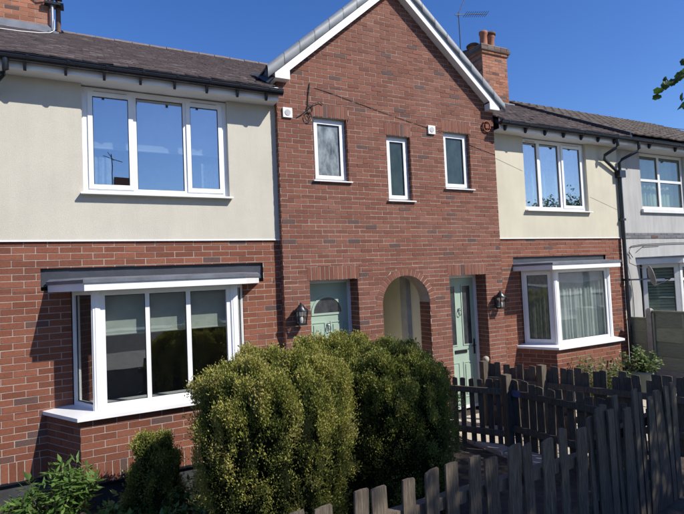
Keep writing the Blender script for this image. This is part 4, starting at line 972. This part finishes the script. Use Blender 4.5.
bush('large clipped yellow-green conifer bush in front of the left bay', 1.59, -2.45, .75, .70, 1.84, 380000, 17, warm=.14, ln=.022, pr=.17, base=.70, flat=.07, rag=.10)
bush('darker clipped conifer bush beside the dividing fence, right of the largest one', 3.00, -2.42, .60, .62, 1.73, 290000, 23, warm=-.04, ln=.022, pr=.17, base=.88, flat=.10, rag=.09)
bush('clipped conifer bush behind, between the two largest and below the left green door', 2.72, -1.45, .74, .55, 1.82, 170000, 37, warm=.06, ln=.023, pr=.17)
bush('small dark bush tucked behind right of the arched passage foot', 3.78, -1.45, .42, .40, 1.60, 70000, 41, mat='leaf_conifer_dark', ln=.03)
bush('small upright dark conifer under the left bay sill', .60, -1.20, .23, .21, .87, 50000, 53, mat='leaf_conifer', ln=.024, base=.85, plumes=[(-.09, -.02, .095, .88), (.12, .0, .085, .85), (.02, .03, .12, .66), (-.17, .02, .075, .52), (.17, -.03, .085, .60), (.03, -.12, .10, .55), (-.05, .12, .11, .62), (.10, .12, .10, .58)])

def leafy(label, cx, cy, z0, h, spread, stems, per, ln, wd, mat, seed, name='leafy_plant', droop=.3, cat='plant', group=None, bare=.25, lobes=1):
    rng = np.random.default_rng(seed); t = thing(name, label, cat, group); b = MB(); P_, D_, S_, L_, W_, R_ = [], [], [], [], [], []
    for i in range(stems):
        a = rng.random()*2*PI; rad = spread*math.sqrt(rng.random()); hh = h*rng.uniform(.6, 1.0)*(1-.3*(rad/spread)**2)
        p0 = np.array([cx+rad*.3*math.cos(a), cy+rad*.3*math.sin(a), z0-.02]); p2 = np.array([cx+rad*math.cos(a), cy+rad*math.sin(a), z0+hh]); p1 = (p0+p2)/2+np.array([0, 0, hh*.15])
        pts = [tuple((1-s)**2*p0+2*s*(1-s)*p1+s*s*p2) for s in np.linspace(0, 1, 6)]; b.tube(pts, [.006, .0055, .005, .004, .003, .002], 5, False)
        for j in range(per):
            s = bare+(1-bare)*(j+rng.random())/per; p = (1-s)**2*p0+2*s*(1-s)*p1+s*s*p2; ang = j*2.4+rng.random()
            o_ = np.array([math.cos(ang), math.sin(ang), rng.uniform(-droop, .5)]); o_ /= np.linalg.norm(o_)
            for q in range(lobes):
                d = o_ + (rng.normal(0, .5, 3) if lobes > 1 else rng.normal(0, .12, 3)); d /= np.linalg.norm(d)
                sd_ = np.cross(d, [0, 0, 1.])+rng.normal(0, .25, 3); sd_ -= d*sd_.dot(d); sd_ /= np.linalg.norm(sd_)
                P_.append(p+d*.02); D_.append(d); S_.append(sd_); L_.append(ln*rng.uniform(.6, 1.2)); W_.append(wd*rng.uniform(.7, 1.2)); R_.append(rng.normal(.5, .24))
    b.build('stems', 'bark', t)
    leaf_mesh('leaves', np.array(P_), np.array(D_), np.array(S_), np.array(L_), np.array(W_), np.array(R_), mat, t)
    return t
leafy('bright green leafy plant growing at the left corner of the left bay base', -.33, -1.0, 0, .78, .38, 30, 12, .13, .038, 'leaf_bright', 3, lobes=3)
leafy('bright green leafy plant at the bottom left edge, against the brick wall', -.84, -1.0, 0, .56, .28, 14, 9, .13, .038, 'leaf_bright', 4, lobes=3)
leafy('low green plant against the dark plinth, just left of the small conifer', .38, -.98, 0, .30, .20, 10, 7, .085, .05, 'leaf_bright', 15, lobes=2)
leafy('low dark green plant at the foot of the largest bush', .80, -1.75, 0, .42, .26, 12, 9, .08, .05, 'leaf_bright', 16, lobes=2)
leafy('low pale green plant between leafy plant and small upright conifer', .24, -1.22, 0, .36, .28, 14, 8, .085, .055, 'leaf_bright', 5, lobes=2)
leafy('low round-leaved plant between small conifer and the largest bush', 1.02, -1.25, 0, .50, .30, 12, 8, .075, .05, 'leaf_bright', 6, lobes=2)
leafy('sparse flowering shrub in front of the right bay', 8.10, -1.10, 0, 1.16, .52, 44, 20, .065, .036, 'leaf_shrub', 7, name='flowering_shrub', lobes=2)
leafy('small yellow-green plant beside the shrub below the right bay', 8.72, -1.08, 0, .78, .30, 20, 12, .075, .036, 'leaf_variegated', 8, lobes=2)
potted = leafy('variegated evergreen growing in the grey-green pot beside the panel fence', 9.42, -1.10, .46, .56, .36, 22, 14, .085, .05, 'leaf_variegated', 9, name='potted_plant', lobes=3, droop=.5, bare=.1)
b = MB(); b.lathe([(.12,0),(.135,.02),(.185,.40),(.20,.41),(.20,.47),(.175,.47),(.165,.41)], 9.42, -1.10, .05, 20)
M['pot_green'] = simple('pot_green', (.14, .17, .15), .6, .1, 5); b.build('plant_pot', 'pot_green', None, label='tapered grey-green pot in front of the panel fence', cat='pot')

# ------------------------------------------------------------------ fences
def picket_fence(label, p0, p1, zt, hgt, pitch, wd, mat, seed, name='picket_fence', rails=(.22, .72), railside=1, ground=(0, 0), posts=(), jit=.03, lean=.03, railmat=None, tops=None, th=.018, pointed=0.):
    rnd = random.Random(seed); t = thing(name, label, 'fence'); w = W.through(p0, p1); L = w.len; n = int(L/pitch); cache = []
    for k in range(5):
        b = MB(); e = rnd.uniform(-.02, .02); c0 = rnd.uniform(0, .015)
        hw = wd/2*rnd.uniform(.88, 1.1)
        b.wprism(W(0, 0), [(-hw, -.05), (hw, -.05), (hw*.99, hgt-.006-e*.6), (hw*.90, hgt-e*.5), (-hw*.1, hgt+pointed+c0*.3), (-hw*.92, hgt+e*.5-c0*.5), (-hw*.99, hgt-.008+e*.4-c0)], -th, 0); cache.append(b.mesh('picket', mat))
    for i in range(n+1):
        u = pitch*(i+.5)+rnd.uniform(-.015, .015)
        if u > L: break
        g = ground[0]+(ground[1]-ground[0])*u/L; s = (zt-g+rnd.uniform(-jit, jit))/hgt
        if tops: s = (tops(u)-g+rnd.uniform(-jit, jit))/hgt
        o = bpy.data.objects.new('picket', cache[rnd.randrange(5)]); COL.objects.link(o); o.parent = t
        o.location = w.p(u, g, -.004 if railside > 0 else .004+th); o.rotation_euler = (rnd.uniform(-lean, lean)*.5, rnd.uniform(-lean, lean), w.ang+rnd.uniform(-.05, .05)); o.scale = (rnd.uniform(.9, 1.12), 1, s)
    for r_ in rails:
        b = MB(); d0, d1 = (.002, .042) if railside > 0 else (-.075, -.004)
        g0, g1 = ground; h0, h1 = g0+(zt-g0)*r_, g1+(zt-g1)*r_; hh = .042
        b.hexa([w.p(0,h0-hh,d1), w.p(L,h1-hh,d1), w.p(L,h1-hh,d0), w.p(0,h0-hh,d0), w.p(0,h0+hh,d1), w.p(L,h1+hh,d1), w.p(L,h1+hh,d0), w.p(0,h0+hh,d0)]); b.build('rail', railmat or mat, t)
    for u, ph in posts:
        b = MB(); q = w.p(u, 0, .05 if railside > 0 else -.05); s = .05; b.prism([(q[0]-s,q[1]-s),(q[0]+s,q[1]-s),(q[0]+s,q[1]+s),(q[0]-s,q[1]+s)], -.2, ph); b.build('post', railmat or mat, t)
    return t
picket_fence('weathered grey picket fence nearest the camera along the front boundary', (.80, -4.32), (3.70, -4.28), 1.19, 1.0, .192, .108, 'fence_wood', 2, rails=(.32, .76), railside=-1, ground=(.15, .15), jit=.032, lean=.045, tops=lambda u: 1.16+.022*u)
picket_fence('darker ragged end of the front picket fence at the bottom right corner', (3.72, -4.27), (5.50, -3.98), 1.30, 1.0, .118, .100, 'fence_dark', 9, rails=(.32, .76), railside=-1, ground=(.12, .12), jit=.07, lean=.06)
picket_fence('dividing picket fence with a sagging pale top rail right of the bushes', (5.36, -1.78), (5.52, -3.85), .97, 1.0, .142, .105, 'fence_dark', 4, rails=(.30, .83), railside=1, railmat='fence_wood', ground=(.02, .08), jit=.03, posts=((-.03, 1.06),))
dv = bpy.context.scene.collection.objects[[o.name for o in COL.objects if o.get('label', '').startswith('dividing')][0]]
wd_ = W.through((5.36, -1.78), (5.52, -3.85)); box_part('blue_paint_patch', 'blue_tape', dv, wd_, .06, .20, .765, .853, .0425, .0455)
picket_fence('short run of thin pickets in front of the tall-glazed green door', (4.66, -.66), (5.33, -1.74), .98, 1.0, .135, .070, 'fence_dark', 5, rails=(.20, .82), railside=1, railmat='fence_wood', ground=(.02, .02), jit=.02)
picket_fence('far dark picket fence beyond the dividing fence, below the right bay', (5.78, -.75), (6.78, -3.5), 1.05, 1.0, .112, .100, 'fence_dark', 6, rails=(.3, .75), railside=1, ground=(.02, .06), jit=.05, lean=.04, posts=((.05, 1.08), (1.0, 1.10)))
# panel fence with concrete post and gravel board
t = thing('panel_fence', 'grey-green overlapped board fence with concrete post beside the grey house', 'fence')
for (ya, yb, top) in ((.02, -.40, 1.34), (-.52, -2.4, 1.50)):
    n = 4
    for k_ in range(n):
        z0 = .30+(top-.30)*k_/n; z1 = .30+(top-.30)*(k_+1)/n; b = MB()
        b.hexa([(10.80,yb,z0),(10.80,ya,z0),(10.835,ya,z0),(10.835,yb,z0),(10.822,yb,z1+.02),(10.822,ya,z1+.02),(10.835,ya,z1+.02),(10.835,yb,z1+.02)]); b.build('board', 'panel_wood', t)
    b = MB(); b.box(10.79, 10.85, yb, ya, top+.021, top+.055); b.build('capping', 'panel_wood', t)
    b = MB(); b.box(10.80, 10.85, yb, ya, 0, .295); b.build('gravel_board', 'concrete', t)
    for yy in np.linspace(yb+.03, ya-.03, 4 if yb < -1 else 2):
        b = MB(); b.box(10.776, 10.799, yy-.02, yy+.02, .31, top+.0); b.build('batten', 'panel_wood', t)
b = MB(); b.prism([(10.76,-.515),(10.87,-.515),(10.87,-.405),(10.76,-.405)], 0, 1.56); b.hexa([(10.76,-.515,1.56),(10.87,-.515,1.56),(10.87,-.405,1.56),(10.76,-.405,1.56),(10.79,-.49,1.60),(10.84,-.49,1.60),(10.84,-.43,1.60),(10.79,-.43,1.60)]); b.build('post', 'concrete', t)
# stone ornament on the post by the green door
b = MB(); b.lathe([(.02,0),(.03,.01),(.03,.03),(.045,.05),(.056,.08),(.048,.115),(.025,.13),(.003,.135)], 5.98, -.62, .98, 14); b.prism([(5.945,-.655),(6.015,-.655),(6.015,-.585),(5.945,-.585)], 0, .985); b.build('stone_finial', 'ornament', None, label='pale rounded stone finial on a short post by the tall-glazed green door', cat='ornament')

# ------------------------------------------------------------------ street tree behind the camera, one branch reaching into view
def tree(label, x, y, z0, h, crown, nleaf, seed, branch=None, ln=.11):
    rng = np.random.default_rng(seed); t = thing('street_tree', label, 'tree'); b = MB()
    cz, R = crown; b.tube([(x,y,z0-.2),(x+.05,y,z0+1.0),(x-.03,y+.04,z0+2.2),(x,y,cz)], [.20,.16,.13,.07], 10)
    tips = []
    for i in range(30):
        d = unit(rng.normal(0, 1, (1, 3)))[0]; d[2] = abs(d[2])*.9-.25; e = np.array([x, y, cz])+d*R*rng.uniform(.6, .98); s0 = np.array([x, y, z0+2.0+(cz-z0-2)*rng.random()]); md = (s0+e)/2+np.array([0, 0, .3])
        b.tube([tuple(s0), tuple(md), tuple(e)], [.05, .03, .008], 6); tips += [s0*(1-q)+e*q for q in (.5, .65, .8, .9, 1.)]
    tips = np.array(tips); P_ = tips[rng.integers(0, len(tips), nleaf)]+rng.normal(0, .34, (nleaf, 3))
    ex = []
    if branch:
        b.tube(branch[0], branch[1], 6)
        for sp in branch[3]: b.tube(sp, [.006, .003], 5)
        ex = branch[2]
    b.build('trunk', 'bark', t)
    d = unit(rng.normal(0, 1, (nleaf, 3))+np.array([[0, 0, -.4]])); s = unit(np.cross(d, rng.normal(0, 1, (nleaf, 3))))
    leaf_mesh('crown', P_, d, s, ln*rng.uniform(.7, 1.2, nleaf), ln*.8*rng.uniform(.7, 1.2, nleaf), rng.random(nleaf), 'leaf_tree', t)
    # the few leaves of the branch in view: rounded, toothed, with thickness of outline
    for (p, r_, tilt) in ex:
        b2 = MB(); n = 14; vw = (Vector(p)-CAMP).normalized()+Vector(rng.normal(0, .55, 3)); vw.normalize(); dirx = Vector((math.cos(tilt), .0, math.sin(tilt))); dirx = (dirx-vw*dirx.dot(vw)).normalized(); up = vw.cross(dirx).normalized(); nn = vw
        pts = []
        for i in range(n):
            a = 2*PI*i/n; rr_ = r_*.78*(1+.09*(-1)**i)*(1-.10*math.cos(a)) 
            pts.append(Vector(p)+dirx*math.cos(a)*rr_+up*math.sin(a)*rr_*.92+nn*.10*r_*math.cos(2*a))
        c_ = Vector(p)-nn*r_*.12
        b2.add([c_]+pts, [(0, i+1, (i+1) % n+1) for i in range(n)], False); o = b2.build('leaf', 'leaf_tree', t)
        at = o.data.attributes.new('rnd', 'FLOAT', 'POINT'); at.data.foreach_set('value', [rng.uniform(.2, .9)]*len(o.data.vertices))
    return t
V = lambda *a: tuple(a)
bl = [((4.525,-4.6,4.075), .055, .3), ((4.59,-4.62,4.13), .05, 1.2), ((4.545,-4.57,4.03), .05, -.8), ((4.675,-4.6,4.165), .062, .6), ((4.63,-4.6,4.20), .03, 1.), ((4.80,-4.6,4.215), .06, .2), ((4.86,-4.6,4.26), .055, 1.0), ((4.77,-4.58,4.19), .045, -.4), ((4.95,-4.6,4.30), .06, .5), ((4.955,-4.6,4.41), .05, .9), ((4.87,-4.6,4.065), .05, .3), ((4.84,-4.6,3.975), .055, -.3), ((4.92,-4.6,4.00), .05, .2), ((5.0,-4.65,4.08), .06, .2), ((5.05,-4.7,4.35), .06, .2), ((5.1,-4.7,4.2), .06, .7)]
br = ([(8.0,-8.95,5.2),(7.3,-7.7,5.4),(6.4,-6.2,5.15),(5.9,-5.6,4.90),(5.4,-5.0,4.55),(5.0,-4.65,4.33),(4.75,-4.6,4.19),(4.56,-4.6,4.11)], [.07,.05,.035,.025,.016,.009,.006,.003], bl, [[(5.1,-4.7,4.36),(4.86,-4.6,4.02)], [(5.1,-4.72,4.38),(4.96,-4.6,4.42)], [(4.70,-4.6,4.17),(4.63,-4.6,4.21)]])
tree('leafy branch tip of a street tree reaching in at the top right', 8.0, -8.95, .8, 9, (6.3, 2.45), 22000, 5, br)

tree('pale green street tree mirrored in the upper window of the right house', 20.5, -9.5, .8, 7, (4.6, 2.1), 9000, 8, None, .13)

# ------------------------------------------------------------------ house across the street, seen in the window reflections
t = thing('facing_house', 'house across the street with chimney and aerial, mirrored in the upper left window', 'house')
b = MB(); b.box(-9, 9, -30, -22, .6, 5.6); b.build('wall', simple('facing_wall', (.30, .16, .11), .9), t)
b = MB(); b.add([(-9.3,-21.6,5.5),(9.3,-21.6,5.5),(9.3,-30.4,5.5),(-9.3,-30.4,5.5),(-9.3,-26,8.1),(9.3,-26,8.1)], [(0,1,5,4),(2,3,4,5),(0,4,3),(1,2,5),(3,2,1,0)]); r_ = b.build('roof', 'tile_slate', t)
b = MB(); b.box(1.45, 2.45, -26.4, -25.5, 7.4, 9.2); b.build('chimney', 'brick_orange', r_)
b = MB(); b.tube([(1.35,-25.4,8.0),(1.35,-25.4,10.6)], .03, 6); b.tube([(.85,-25.4,10.45),(1.9,-25.4,10.15)], .022, 6); b.tube([(1.15,-25.4,10.75),(1.45,-25.4,10.2)], .022, 6); b.build('aerial', 'black_metal', r_)
for i in range(6):
    b = MB(); x = -7.6+i*2.7; b.box(x, x+1.4, -22.0, -21.95, 3.6, 4.8); b.build('window', 'upvc', t)

scene.render.engine = 'CYCLES'
scene.cycles.max_bounces = 8; scene.cycles.transparent_max_bounces = 12
